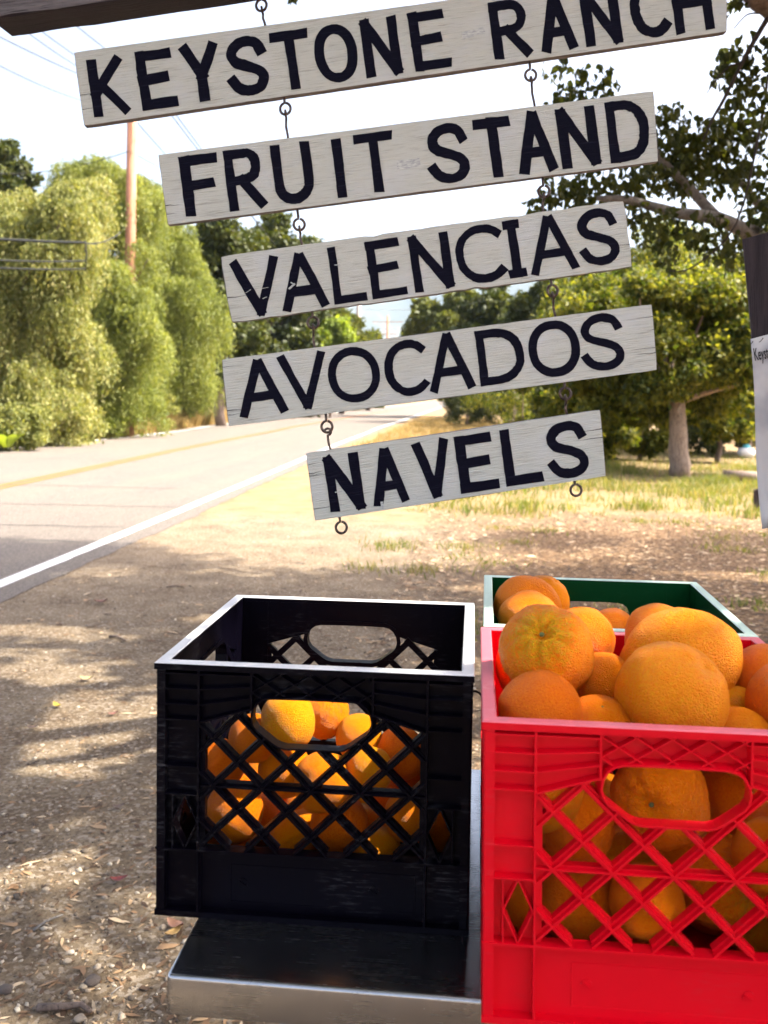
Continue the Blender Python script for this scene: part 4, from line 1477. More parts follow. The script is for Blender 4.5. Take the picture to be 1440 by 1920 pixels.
PP = PD - 0.004
pc = [P(1405, 636, PP), P(1512, 608, PP), P(1535, 972, PP), P(1424, 990, PP)]
root = empty('paper_notice', sum(pc) / 4, 'creased white paper notice stapled to the dark wooden post, lettering cut by the picture edge', 'notice')
o_ = np.array(root.location)
nu, nv = 10, 16
V, F = [], []
for th in (0, 1):
    for j in range(nv + 1):
        for i in range(nu + 1):
            u, v_ = i / nu, j / nv
            p = (pc[0] * (1 - u) + pc[1] * u) * (1 - v_) + (pc[3] * (1 - u) + pc[2] * u) * v_
            buck = 0.004 * math.sin(v_ * 7 + u * 2) * (1 - 0.5 * u) + 0.012 * max(0, v_ - 0.86) * 5 * (1 - u) * (0.4)
            V.append(p - FWD * (0.006 + buck + 0.0006 * (1 - th)) - o_)
NN = (nu + 1) * (nv + 1)
for th in (0, 1):
    for j in range(nv):
        for i in range(nu):
            a = th * NN + j * (nu + 1) + i
            F.append((a, a + 1, a + nu + 2, a + nu + 1) if th else (a, a + nu + 1, a + nu + 2, a + 1))
edge = [i for i in range(nu + 1)] + [j * (nu + 1) + nu for j in range(1, nv + 1)] + [nv * (nu + 1) + i for i in range(nu - 1, -1, -1)] + [j * (nu + 1) for j in range(nv - 1, 0, -1)]
for a, b_ in zip(edge, edge[1:] + edge[:1]):
    F.append((a, b_, NN + b_, NN + a))
mb = MB()
mb.add(V, F)
mb.build('paper_sheet', M['paper'], root, smooth=True)


def text_on(root, body, px, d, size, sx, mt, name):
    cu = bpy.data.curves.new(name, 'FONT')
    cu.body = body
    cu.size = size
    cu.extrude = 0.0002
    cu.offset = 0.0004
    cu.resolution_u = 2
    to = bpy.data.objects.new(name, cu)
    COL.objects.link(to)
    dg = bpy.context.evaluated_depsgraph_get()
    me = bpy.data.meshes.new_from_object(to.evaluated_get(dg))
    bpy.data.objects.remove(to)
    me.materials.clear()
    o = link(name, me, mt, root)
    x_ = unit(RIGHT * math.cos(0.16) + UPV * math.sin(0.16))
    y_ = unit(np.cross(-FWD, x_))
    o.matrix_local = Matrix.Translation(Vector(P(*px, d) - np.array(root.location))) @ Matrix((tuple(x_ * sx), tuple(y_), tuple(-FWD))).transposed().to_4x4()
    return o


text_on(root, 'Keystone', (1415, 676), PP - 0.0125, 0.034, 0.36, M['ink'], 'lettering')
text_on(root, 'Ranch', (1420, 700), PP - 0.0125, 0.004, 1.0, M['ink'], 'lettering') if False else None
for k, (a, b_) in enumerate((((1408, 645), (1412, 640)), ((1425, 641), (1431, 634)))):
    mb = MB()
    q0, q1 = P(*a, PP - 0.012) - o_, P(*b_, PP - 0.012) - o_
    mb.tube([q0 + FWD * 0.004, q0, q1, q1 + FWD * 0.004], 0.0007, 5)
    mb.build('staple', M['iron'], root)

# =================================================================== TABLE
TZ = 0.852
TX0, TX1 = -0.206, 0.62
front_l = G(320, 1836, TZ)
front_r = G(897, 1868, TZ)
TY0 = (front_l[1] + front_r[1]) / 2
TX0 = front_l[0] - 0.007
TY1 = G(890, 1441, TZ)[1]
root = empty('metal_table', ((TX0 + TX1) / 2, (TY0 + TY1) / 2, 0), 'brushed stainless steel table that carries the crates of oranges', 'table')
o_ = np.array(root.location)
top = MB()
LIP, Rr = 0.036, 0.004
prof = [(0.0, -LIP), (0.0, -Rr)] + [(Rr - Rr * math.cos(a), -Rr + Rr * math.sin(a)) for a in np.linspace(0.26, math.pi / 2, 6)]
loops = []
for off, dz in [(0.012, -LIP), (0.0005, -LIP - 0.001)] + prof:
    cr_ = 0.006
    pts = []
    for (cx_, cy_, a0) in ((TX0 + cr_, TY0 + cr_, 180), (TX1 - cr_, TY0 + cr_, 270), (TX1 - cr_, TY1 - cr_, 0), (TX0 + cr_, TY1 - cr_, 90)):
        for k in range(4):
            a = math.radians(a0 + 30 * k)
            rr = max(0.0005, cr_ - off) if off < cr_ else 0.0005
            ox = (cr_ - off) * math.cos(a) if off < cr_ else -(off - cr_) * math.copysign(1, math.cos(math.radians(a0 + 45)))
            oy = (cr_ - off) * math.sin(a) if off < cr_ else -(off - cr_) * math.copysign(1, math.sin(math.radians(a0 + 45)))
            pts.append((cx_ + ox - o_[0], cy_ + oy - o_[1], TZ + dz))
    loops.append(pts)
V = [p for l_ in loops for p in l_]
n = 16
F = []
for i in range(len(loops) - 1):
    for k in range(n):
        k2 = (k + 1) % n
        F.append((i * n + k, i * n + k2, (i + 1) * n + k2, (i + 1) * n + k))
F.append(tuple((len(loops) - 1) * n + k for k in range(n)))
top.add(V, F)
to = top.build('table_top', M['steel'], root)
for p_ in to.data.polygons:
    p_.use_smooth = len(p_.vertices) == 4
for sx in (TX0 + 0.10, TX1 - 0.06):
    for sy in (TY0 + 0.12, TY1 - 0.04):
        mb = MB()
        mb.tube([(sx - o_[0], sy - o_[1], 0.0), (sx - o_[0], sy - o_[1], TZ - 0.004)], 0.016, 12)
        mb.build('leg', M['steel'], root, smooth=True)
mb = MB()
mb.box(TX0 + 0.03 - o_[0], TX1 - 0.03 - o_[0], TY0 + 0.05 - o_[1], TY1 - 0.05 - o_[1], 0.22, 0.235)
mb.build('lower_shelf', M['steel'], root)

# =================================================================== MILK CRATES
CW, CH = 0.33, 0.264
HW = CW / 2
WALL0, WALL1 = 0.0095, 0.0120


def clip_seg(a, b, poly):
    """parts of segment a-b inside a polygon"""
    a, b = np.array(a, float), np.array(b, float)
    ts = [0.0, 1.0]
    n = len(poly)
    for i in range(n):
        p, q = np.array(poly[i]), np.array(poly[(i + 1) % n])
        d1, d2 = b - a, q - p
        den = d1[0] * d2[1] - d1[1] * d2[0]
        if abs(den) < 1e-12:
            continue
        w = p - a
        t_ = (w[0] * d2[1] - w[1] * d2[0]) / den
        s_ = (w[0] * d1[1] - w[1] * d1[0]) / den
        if 0 < t_ < 1 and -1e-9 <= s_ <= 1 + 1e-9:
            ts.append(t_)
    ts = sorted(ts)
    out = []
    for t0, t1 in zip(ts[:-1], ts[1:]):
        if t1 - t0 < 1e-6:
            continue
        m_ = a + (b - a) * (t0 + t1) / 2
        ins = False
        j = n - 1
        for i in range(n):
            xi, yi = poly[i]; xj, yj = poly[j]
            if (yi > m_[1]) != (yj > m_[1]) and m_[0] < (xj - xi) * (m_[1] - yi) / (yj - yi) + xi:
                ins = not ins
            j = i
        if ins:
            if out and abs(out[-1][1] - t0) < 1e-6:
                out[-1][1] = t1
            else:
                out.append([t0, t1])
    return [(a + (b - a) * t0, a + (b - a) * t1) for t0, t1 in out]


# face coordinates: U 0..1 across, Vv 0..1 down from the rim; handle outline
HOLE = [(.312, .205), (.316, .178), (.328, .152), (.346, .136), (.368, .129), (.44, .127), (.56, .127), (.632, .129), (.654, .136), (.672, .152), (.684, .178), (.688, .205),
        (.684, .232), (.672, .252), (.62, .300), (.604, .311), (.584, .317), (.416, .317), (.396, .311), (.38, .300), (.328, .252), (.316, .232)]
LATT = [(.139, .235), (.308, .172), (.312, .205), (.316, .232), (.328, .252), (.38, .300), (.396, .311), (.416, .317), (.584, .317), (.604, .311), (.62, .300), (.672, .252), (.684, .232),
        (.688, .205), (.692, .172), (.861, .235), (.861, .735), (.139, .735)]
TOPC = [(.308, .02), (.692, .02), (.692, .172), (.688, .205), (.684, .178), (.672, .152), (.654, .136), (.632, .129), (.56, .127), (.44, .127), (.368, .129), (.346, .136), (.328, .152), (.316, .178), (.312, .205), (.308, .172)]


def crate(name, loc, rz, label, mk, rim_mk):
    root = empty(name, loc, label, 'crate', 'plastic milk crates')
    root.rotation_euler = (0, 0, rz)
    mt, rm = M[mk], M[rim_mk]

    def face_map(k):
        c, s = math.cos(k * math.pi / 2), math.sin(k * math.pi / 2)

        def f(u, v, w):
            x, y = (u - 0.5) * CW, -HW + w
            tz = 1 - v
            sh = 0.0016 * (1 - tz)                    # draft: a touch narrower at the foot
            x *= (1 - sh / HW)
            y += sh
            return (c * x - s * y, s * x + c * y, tz * CH)
        return f

    def prism_uv(mb, f, poly, w0, w1):
        mb.prism([f(u, v, w0) for u, v in poly], [f(u, v, w1) for u, v in poly])

    def bar(mb, f, a, b, wf, wb, w0, w1, ext=0.0):
        """rib from a to b (U,V); wf front width, wb back width in metres"""
        a, b = np.array(a, float), np.array(b, float)
        S = np.array([CW, CH])
        d = (b - a) * S
        L = np.linalg.norm(d)
        if L < 1e-5:
            return
        d /= L
        a = a - d * ext / S
        b = b + d * ext / S
        nn = np.array([-d[1], d[0]])
        A, B_ = [], []
        for p, out in ((a, A), (b, B_)):
            out.append(f(*(p + nn * wf / 2 / S), w0))
            out.append(f(*(p - nn * wf / 2 / S), w0))
            out.append(f(*(p - nn * wb / 2 / S), w1))
            out.append(f(*(p + nn * wb / 2 / S), w1))
        mb.prism(A, B_)

    for k in range(4):
        f = face_map(k)
        # solid panels
        mb = MB()
        for mir in (0, 1):
            g = (lambda u: 1 - u) if mir else (lambda u: u)
            fm = lambda u, v, w, g=g: f(g(u), v, w)
            e0 = 0.0295 if k % 2 == 0 else 0.0371
            prism_uv(mb, fm, [(e0, .02), (.142, .02), (.142, .525), (e0, .525)], WALL0, WALL1)
            # panel with the small diamond opening
            cu, du, v0, v1 = .095, .036, .53, .725
            vm = (v0 + v1) / 2
            prism_uv(mb, fm, [(e0, .52), (cu, .52), (cu, v0), (cu - du, vm), (cu, v1), (cu, .738), (e0, .738)], WALL0, WALL1)
            prism_uv(mb, fm, [(cu, .52), (.142, .52), (.142, .738), (cu, .738), (cu, v1), (cu + du, vm), (cu, v0)], WALL0, WALL1)
            prism_uv(mb, fm, [(e0, .735), (.142, .735), (.142, 1), (e0, 1)], WALL0, WALL1)
            prism_uv(mb, fm, [(.139, .02), (.308, .02), (.308, .174), (.139, .238)], WALL0, WALL1)
        prism_uv(mb, f, TOPC, WALL0, WALL1)
        prism_uv(mb, f, [(.139, .738), (.861, .738), (.861, 1), (.139, 1)], WALL0, WALL1)
        side = mb.build('side_wall', mt, root)
        side['kind'] = 'stuff' if False else ''
        del side['kind']
        # ribs standing proud of the panels
        mb = MB()
        for mir in (0, 1):
            g = (lambda u: 1 - u) if mir else (lambda u: u)
            fm = lambda u, v, w, g=g: f(g(u), v, w)
            for v in (.045, .105, .166, .226, .41, .52):
                bar(mb, fm, (.006, v), (.139, v), .0016, .0034, 0.0002, WALL0 + .0006)
            for va, vb in ((.045, .045), (.105, .088), (.166, .132), (.235, .173)):
                bar(mb, fm, (.139, va), (.308, vb), .0016, .0034, 0.0004, WALL0 + .0006)
            bar(mb, fm, (.139, .028), (.139, .996), .0022, .0036, -0.0001, WALL1 + .0003)
            bar(mb, fm, (.308, .028), (.308, .180), .0022, .0036, 0.0001, WALL0 + .0008)
            bar(mb, fm, (.055, .525), (.055, .735), .0012, .0022, 0.0010, WALL0 + .0006)
            cu, du, v0, v1 = .095, .040, .522, .733
            vm = (v0 + v1) / 2
            for a, b_ in (((cu, v0), (cu - du, vm)), ((cu - du, vm), (cu, v1)), ((cu, v1), (cu + du, vm)), ((cu + du, vm), (cu, v0))):
                bar(mb, fm, a, b_, .0012, .0022, 0.0012, WALL0 + .0006)
        bar(mb, f, (.004, .737), (.996, .737), .0024, .0044, -0.0002, WALL1 + .0004)
        bar(mb, f, (.0, .988), (1.0, .988), .0060, .0064, -0.0003, WALL0 + .0008)
        # diamond relief over the handle
        clipp = [(.308, .022), (.692, .022), (.692, .17), (.672, .145), (.654, .13), (.632, .124), (.368, .124), (.346, .13), (.328, .145), (.308, .17)]
        for j in range(-3, 9):
            u0 = .308 + .0915 * j
            for sgn in (1, -1):
                a = (u0, .030 - .2 if sgn > 0 else .030 + .2 * 0)
                aa, bb = (u0 - .30, .038 - .30 * .76 * sgn), (u0 + .30, .038 + .30 * .76 * sgn)
                for p, q in clip_seg(aa, bb, clipp):
                    bar(mb, f, p, q, .0012, .0024, 0.0011 + 0.0003 * (sgn > 0), WALL0 + .0006)
        o = mb.build('rib', mt, root)
        o['kind'] = 'stuff'
        # open diamond lattice
        mb = MB()
        pu, pv_ = .157, .187
        slope = pv_ / pu
        for j in range(-6, 7):
            for sgn in (1, -1):
                c0 = (.5 + pu * j, .483)
                aa, bb = (c0[0] - .6, c0[1] - .6 * slope * sgn), (c0[0] + .6, c0[1] + .6 * slope * sgn)
                for p, q in clip_seg(aa, bb, LATT):
                    if np.linalg.norm((q - p) * np.array([CW, CH])) < 0.006:
                        continue
                    e = 0.0002 if sgn > 0 else 0.0005
                    bar(mb, f, p, q, .0020, .0030, 0.0004 + e, .0050 + e, -0.0012)
                    bar(mb, f, p, q, .0066, .0080, .0048 + e, .0122 + e, -0.0030)
        bar(mb, f, (.141, .483), (.859, .483), .0018, .0030, 0.0011, .0050)
        bar(mb, f, (.141, .483), (.859, .483), .0058, .0068, .0053, .0129)
        for mir in (0, 1):
            g = (lambda u: 1 - u) if mir else (lambda u: u)
            fm = lambda u, v, w, g=g: f(g(u), v, w)
            bar(mb, fm, (.150, .24), (.150, .735), .0058, .0066, .0056, .0118)
        o = mb.build('lattice', mt, root)
        o['kind'] = 'stuff'
        # handle frame
        mb = MB()
        cen = np.array([.5, .222])
        n = len(HOLE)
        S = np.array([CW, CH])
        inn, out, outb = [], [], []
        for i in range(n):
            p = np.array(HOLE[i]); t_ = (np.array(HOLE[(i + 1) % n]) - np.array(HOLE[i - 1])) * S
            t_ = t_ / np.linalg.norm(t_)
            nn = np.array([t_[1], -t_[0]])
            if nn @ ((p - cen) * S) < 0:
                nn = -nn
            inn.append(p - nn * .0002 / S); out.append(p + nn * .0017 / S); outb.append(p + nn * .0052 / S)
        V = [f(*p, -0.0006) for p in inn] + [f(*p, -0.0006) for p in out] + [f(*p, .0145) for p in inn] + [f(*p, .0145) for p in outb]
        F = []
        for i in range(n):
            j = (i + 1) % n
            F += [(i, j, n + j, n + i), (2 * n + i, 3 * n + i, 3 * n + j, 2 * n + j), (i, 2 * n + i, 2 * n + j, j), (n + i, n + j, 3 * n + j, 3 * n + i)]
        mb.add(V, F)
        mb.build('handle_frame', mt, root)
        # moulding marks on the lower band
        for cu in (.28, .70):
            mb = MB()
            ring = []
            cc = np.array([cu, .87])
            for a in np.linspace(0, 2 * math.pi, 13)[:-1]:
                ring.append((cc[0] + .0052 * math.cos(a) / CW, cc[1] + .0052 * math.sin(a) / CH))
            mb.prism([f(*p, WALL0 - .0010) for p in ring], [f(*p, WALL0 + .0005) for p in ring])
            bar(mb, f, (cu - .011, .87 - .008), (cu + .011, .87 + .008), .0010, .0014, WALL0 - .0022, WALL0 - .0008)
            mb.build('moulding_mark', mt, root)
        mb = MB()
        for a, b_ in (((.24, .80), (.83, .80)), ((.24, .945), (.83, .945)), ((.24, .80), (.24, .945)), ((.83, .80), (.83, .945))):
            bar(mb, f, a, b_, .0008, .0016, WALL0 - .0005, WALL0 + .0004)
        mb.build('label_frame', mt, root)
    # corner posts
    for k in range(4):
        f = face_map(k)
        mb = MB()
        w = .0085
        c0 = [(0.0022, 0.0008), (0.0008, 0.0022)]
        U = lambda m_: m_ / CW
        w = .0102
        loop = [(U(.0022), .0006), (U(w), .0006), (U(w), w), (U(.0006), w), (U(.0006), .0022), (U(.0011), .0011)]
        mb.prism([f(u, .02, w_) for u, w_ in loop], [f(u, .997, w_) for u, w_ in loop])
        mb.build('corner_post', mt, root)
    # rim: one mitred ring with a slightly rounded section
    mb = MB()
    sec = [(-.0012, -.0075), (-.0012, -.0012), (0.0, 0.0), (.0105, 0.0), (.0118, -.0010), (.0118, -.0065)]
    V = []
    rings = []
    for sx, sy in ((-1, -1), (1, -1), (1, 1), (-1, 1)):
        for (off, dz) in sec:
            V.append((sx * (HW - off), sy * (HW - off), CH + dz))
    n = len(sec)
    F = []
    for i in range(4):
        j = (i + 1) % 4
        for q in range(n):
            q2 = (q + 1) % n
            F.append((i * n + q, i * n + q2, j * n + q2, j * n + q))
    mb.add(V, F)
    ro = mb.build('rim', mt, root)
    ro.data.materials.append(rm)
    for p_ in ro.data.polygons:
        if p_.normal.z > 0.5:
            p_.material_index = 1  # only upward faces take the painted glare
    # base
    mb = MB()
    b_ = HW - .0135
    mb.box(-b_, b_, -b_, b_, 0.0015, 0.0045)
    mb.build('base', mt, root)
    return root


BLK = np.array([-0.1700, 1.1010, TZ])
RED = np.array([0.1712, 0.9745, TZ])
GRN = np.array([0.1754, 1.3200, TZ])
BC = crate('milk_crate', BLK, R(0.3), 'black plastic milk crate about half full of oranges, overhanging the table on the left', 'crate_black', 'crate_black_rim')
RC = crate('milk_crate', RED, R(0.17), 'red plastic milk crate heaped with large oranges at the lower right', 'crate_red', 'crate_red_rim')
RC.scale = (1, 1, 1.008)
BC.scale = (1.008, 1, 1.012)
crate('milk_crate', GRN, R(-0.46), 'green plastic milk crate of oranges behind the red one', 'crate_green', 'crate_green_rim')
mb = MB()
mb.tube([P(885, 1296, 0.975), P(892, 1296, 0.972), P(899, 1299, 0.966), P(904, 1307, 0.955), P(906, 1320, 0.945)], 0.0011, 6)
tag(mb.build('wire_tie', M['twig'], smooth=True), 'thin dark wire bridging the gap between the black and the red crate', 'wire')

# =================================================================== ORANGES
def orange_mesh(seed, kind):
    rng = np.random.default_rng(seed)
    bm = bmesh.new()
    bmesh.ops.create_icosphere(bm, subdivisions=5 if kind in ('wrinkled', 'fold') else 4, radius=1.0)
    from mathutils import noise as mn
    off = Vector(rng.uniform(-40, 40, 3))
    nl = int(rng.integers(8, 11))
    ph = rng.uniform(0, 6.28)
    for v in bm.verts:
        p = v.co.normalized()
        lat = math.acos(max(-1, min(1, p.z)))
        az = math.atan2(p.y, p.x)
        r = 1.0 + 0.062 * mn.noise(p * 1.25 + off) + 0.030 * mn.noise(p * 2.9 + off)
        r += 0.009 * mn.noise(p * 7 + off)
        # stalk dimple and the folds that run out of it
        amp = {'plain': .045, 'wrinkled': .26, 'navel': .03, 'fold': .05}[kind]
        top = math.exp(-(lat / 0.20) ** 2)
        r -= (0.055 + amp * 0.6) * top
        fold = math.exp(-(lat / (0.75 if kind == 'wrinkled' else 0.42)) ** 2) * (1 - math.exp(-(lat / 0.12) ** 2))
        r += amp * 0.55 * fold * (abs(math.sin(nl * 0.5 * az + ph + 0.9 * mn.noise(p * 2 + off))) ** (0.45 if kind == 'wrinkled' else 0.7) - 0.55)
        if kind == 'wrinkled':
            r += 0.045 * fold * mn.noise(p * 9 + off) + 0.020 * mn.noise(p * 13 + off) + 0.018 * mn.noise(p * 5.5 + off)
        lat2 = math.pi - lat
        if kind in ('navel', 'fold'):
            r -= 0.10 * math.exp(-(lat2 / 0.16) ** 2)
            r += 0.03 * math.exp(-((lat2 - 0.33) / 0.16) ** 2) * (0.6 + 0.4 * math.sin(5 * az + ph))
        if kind == 'fold':
            g = math.exp(-((az - 0.6 + 0.3 * math.sin(lat * 4)) / 0.10) ** 2) * math.exp(-((lat2 - 0.45) / 0.4) ** 2)
            r -= 0.11 * g
        v.co = p * r
        v.co.z *= {'plain': 0.97, 'wrinkled': 0.93, 'navel': 1.04, 'fold': 0.98}[kind]
    me = bpy.data.meshes.new('orange')
    bm.to_mesh(me)
    bm.free()
    me.polygons.foreach_set('use_smooth', [True] * len(me.polygons))
    me.materials.append(M['orange_peel'])
    return me


OM = {'plain': [orange_mesh(300 + k, 'plain') for k in range(4)], 'wrinkled': [orange_mesh(320 + k, 'wrinkled') for k in range(2)],
      'navel': [orange_mesh(340 + k, 'navel') for k in range(2)], 'fold': [orange_mesh(360, 'fold')]}
mb = MB()
ringp = [(0.055 * math.cos(a) * (1 + .2 * math.sin(5 * a)), 0.055 * math.sin(a) * (1 + .2 * math.sin(5 * a))) for a in np.linspace(0, 2 * math.pi, 11)[:-1]]
mb.prism([(x, y, 0.86) for x, y in ringp], [(x * .7, y * .7, 0.905) for x, y in ringp])
_tmp = mb.build('stem_button', M['orange_stem'])
STEM = _tmp.data
bpy.data.objects.remove(_tmp)
mb = MB()
mb.prism([(x * .95, y * .95, -0.88) for x, y in ringp], [(x * .6, y * .6, -0.985) for x, y in ringp])
_tmp = mb.build('navel_button', M['orange_navel'])
NAVEL = _tmp.data
bpy.data.objects.remove(_tmp)


def settle(pins, box, n_free, r_rng, seed, floor, top, iters=420):
    """let loose fruit drop among the placed ones without overlapping"""
    rng = np.random.default_rng(seed)
    x0, x1, y0, y1 = box
    pp = np.array([p for p, _ in pins]) if pins else np.zeros((0, 3))
    pr = np.array([r for _, r in pins]) if pins else np.zeros(0)
    fr = rng.uniform(*r_rng, n_free)
    fp = np.c_[rng.uniform(x0 + .04, x1 - .04, n_free), rng.uniform(y0 + .04, y1 - .04, n_free), rng.uniform(floor + .04, top, n_free)]
    x1 = max(x1, (pp[:, 0] + pr).max()) if len(pp) else x1
    X = np.concatenate([pp, fp]); Rd = np.concatenate([pr, fr])
    mob = np.r_[np.full(len(pp), 0.02), np.ones(n_free)]
    X0 = X.copy()
    for it in range(iters):
        X[len(pp):, 2] -= 0.0012 * (1 - it / iters)
        D_ = X[:, None] - X[None]
        dist = np.sqrt((D_ ** 2).sum(-1)) + 1e-9
        ov = (Rd[:, None] + Rd[None]) * 0.975 - dist
        np.fill_diagonal(ov, 0)
        ov = np.maximum(ov, 0)
        wgt = mob[:, None] / (mob[:, None] + mob[None])
        X += (D_ / dist[..., None] * (ov * wgt * 0.6)[..., None]).sum(1)
        X[:len(pp)] = X[:len(pp)] * 0.75 + X0[:len(pp)] * 0.25
        X[:, 0] = np.clip(X[:, 0], x0 + Rd * .97, x1 - Rd * .97)
        X[:, 1] = np.clip(X[:, 1], y0 + Rd * .97, y1 - Rd * .97)
        X[:, 2] = np.maximum(X[:, 2], floor + Rd * .97)
    return X, Rd


def put_orange(p, r, kind, k, label, group, aim=None, tilt=None, stretch=None, stem=False):
    me = OM[kind][k % len(OM[kind])]
    o = bpy.data.objects.new('orange', me)
    COL.objects.link(o)
    o.location = p
    rng = np.random.default_rng(int(k) * 7 + 5)
    if aim is not None:
        q = Vector((0, 0, 1)).rotation_difference(Vector(aim).normalized())
        o.rotation_mode = 'QUATERNION'
        o.rotation_quaternion = q @ Matrix.Rotation(tilt or 0.0, 3, 'Z').to_quaternion()
    else:
        o.rotation_euler = tuple(rng.uniform(0, 6.28, 3))
    sc_ = np.array(stretch or (1, 1, 1)) * r
    o.scale = sc_
    tag(o, label, 'orange', group)
    if stem:
        s = bpy.data.objects.new('stem_button' if stem == 'stem' else 'navel_button', STEM if stem == 'stem' else NAVEL)
        COL.objects.link(s)
        s.parent = o
    return o


def aim_px(vx, vy, toward):
    """direction in picture terms: vx right, vy up, toward the viewer"""
    return RIGHT * vx + UPV * vy - FWD * toward


IN = HW - .0135
# red crate ------------------------------------------------------------
red = [  # x, y, r px, depth, kind, aim(stalk), stem, stretch, label
    (1025, 1222, 88, .950, 'wrinkled', (-.25, .62, .75), 'stem', (1, 1, 1), 'big wrinkled orange with its stalk scar showing, front left on top of the red crate'),
    (1021, 1334, 76, .868, 'plain', (-.9, .1, .3), None, (.92, .92, 1.08), 'smooth oval orange in the front left corner of the red crate'),
    (1255, 1318, 102, .890, 'fold', (-.55, -.75, -.45), None, (1, 1, 1), 'largest orange at the front of the red crate, a deep crease on its right shoulder'),
    (1272, 1248, 100, .985, 'plain', (-1, -.25, .2), None, (.93, .93, 1.2), 'long orange with a yellowish left end lying behind the creased one'),
    (1090, 1203, 62, 1.03, 'plain', (.3, .2, -1), None, (1, 1, 1), 'orange with a brown scar tucked behind the big wrinkled one'),
    (1140, 1280, 62, .975, 'plain', (0, -1, -.3), None, (1, 1, 1), 'orange sunk between the wrinkled one and the long one'),
    (1128, 1362, 68, .880, 'plain', (0, .95, .45), 'stem', (1, 1, 1), 'orange at the front rim of the red crate with its stalk pointing up'),
    (1234, 1192, 66, 1.075, 'plain', (.2, -.9, -.4), None, (1, 1, 1), 'orange at the back of the red crate against the green one'),
    (1428, 1286, 66, .97, 'navel', (.35, .15, -.9), 'navel', (1, 1, 1), 'orange at the right edge with a puckered navel'),
    (1484, 1330, 84, .90, 'plain', (.1, -.9, -.4), None, (1, 1, 1), 'reddish orange cut by the right edge, in front of the puckered one'),
    (1386, 1322, 58, .95, 'plain', (.4, -.6, -.6), None, (1, 1, 1), 'shaded orange down in the gap at the right of the red crate'),
    (1387, 1388, 62, .880, 'navel', (.12, -.35, -.9), 'navel', (1, 1, 1), 'orange at the front right rim showing a pale navel button'),
    (988, 1254, 60, 1.045, 'plain', (-.5, -.5, -.5), None, (1, 1, 1), 'orange peeking out at the left behind the big wrinkled one'),
    (1240, 1500, 88, .872, 'wrinkled', (-.45, .22, .85), 'stem', (1, 1, 1), 'knobbly orange filling the front handle hole of the red crate'),
    (1390, 1480, 76, .90, 'plain', (.2, -.9, -.4), None, (1, 1, 1), 'orange in shadow at the right of the handle hole of the red crate'),
    (1080, 1545, 72, .872, 'wrinkled', (-.3, -.1, -.9), None, (1, 1, 1), 'yellowish orange behind the upper left lattice of the red crate'),
    (1335, 1640, 80, .880, 'wrinkled', (.4, .3, .8), None, (1, 1, 1), 'scarred yellowish orange behind the lattice below the handle hole'),
    (1275, 1580, 62, .895, 'plain', (0, -.9, -.3), None, (1, 1, 1), 'small orange just below the handle hole of the red crate'),
    (1075, 1695, 72, .872, 'navel', (.8, .1, -.5), None, (1, 1, 1), 'orange low in the left of the red crate lattice, split by a fold'),
    (1195, 1765, 68, .875, 'plain', (0, -.8, -.5), None, (1, 1, 1), 'orange at the bottom centre of the red crate lattice'),
    (1430, 1760, 70, .88, 'plain', (0, -.8, -.5), None, (1, 1, 1), 'orange at the bottom right of the red crate lattice'),
    (985, 1690, 52, .875, 'plain', (0, -.8, -.5), None, (1, 1, 1), 'orange behind the small corner diamond of the red crate'),
    (1165, 1625, 66, .91, 'plain', (0, -.8, -.5), None, (1, 1, 1), 'dim orange in the middle of the red crate lattice'),
]
pins = [(P(x, y, d), r * d / FPX) for x, y, r, d, *_ in red]
box = (RED[0] - IN, RED[0] + IN, RED[1] - IN, RED[1] + IN)
X, Rd = settle(pins, box, 16, (.033, .041), 31, TZ + .0045, 1.06)
for i in range(len(X)):
    if i < len(red):
        x, y, r, d, kind, a, st, str_, lab = red[i]
        put_orange(X[i], Rd[i], kind, i, lab, 'oranges in the red crate', aim_px(*a), 0.3 * i, str_, st)
    else:
        put_orange(X[i], Rd[i], 'plain', i, 'orange buried inside the red crate, mostly hidden by the lattice and other oranges', 'oranges buried in the red crate')
# green crate ------------------------------------------------------------
grn = [
    (990, 1137, 60, 1.335, 'plain', (-.2, -.8, -.5), None, (1.05, 1.05, .95), 'middle one of the three oranges heaped in the left corner of the green crate'),
    (993, 1166, 58, 1.245, 'plain', (-.2, -.8, -.5), None, (1.05, 1.05, .95), 'lowest and nearest of the three oranges heaped in the left corner of the green crate'),
    (1020, 1130, 48, 1.40, 'fold', (-.5, -.8, -.1), None, (1, 1, 1), 'rearmost orange in the left corner of the green crate, a crease down its side'),
    (1146, 1186, 46, 1.33, 'plain', (.2, -.8, -.5), None, (1, 1, 1), 'orange in front of the handle hole of the green crate'),
    (1083, 1176, 40, 1.38, 'plain', (.2, -.8, -.5), None, (1, 1, 1), 'greenish orange low in the green crate left of its handle hole'),
]
pins = [(P(x, y, d), r * d / FPX) for x, y, r, d, *_ in grn]
box = (GRN[0] - IN, GRN[0] + IN, GRN[1] - IN, GRN[1] + IN)
X, Rd = settle(pins, box, 14, (.036, .042), 32, TZ + .0045, 1.0)
for i in range(len(X)):
    if i < len(grn):
        x, y, r, d, kind, a, st, str_, lab = grn[i]
        put_orange(X[i], Rd[i], kind, 40 + i, lab, 'oranges in the green crate', aim_px(*a), 0.3 * i, str_, st)
    elif X[i][2] < 1.085:
        put_orange(X[i], Rd[i], 'plain', 60 + i, 'orange buried inside the green crate behind the red one', 'oranges buried in the green crate')
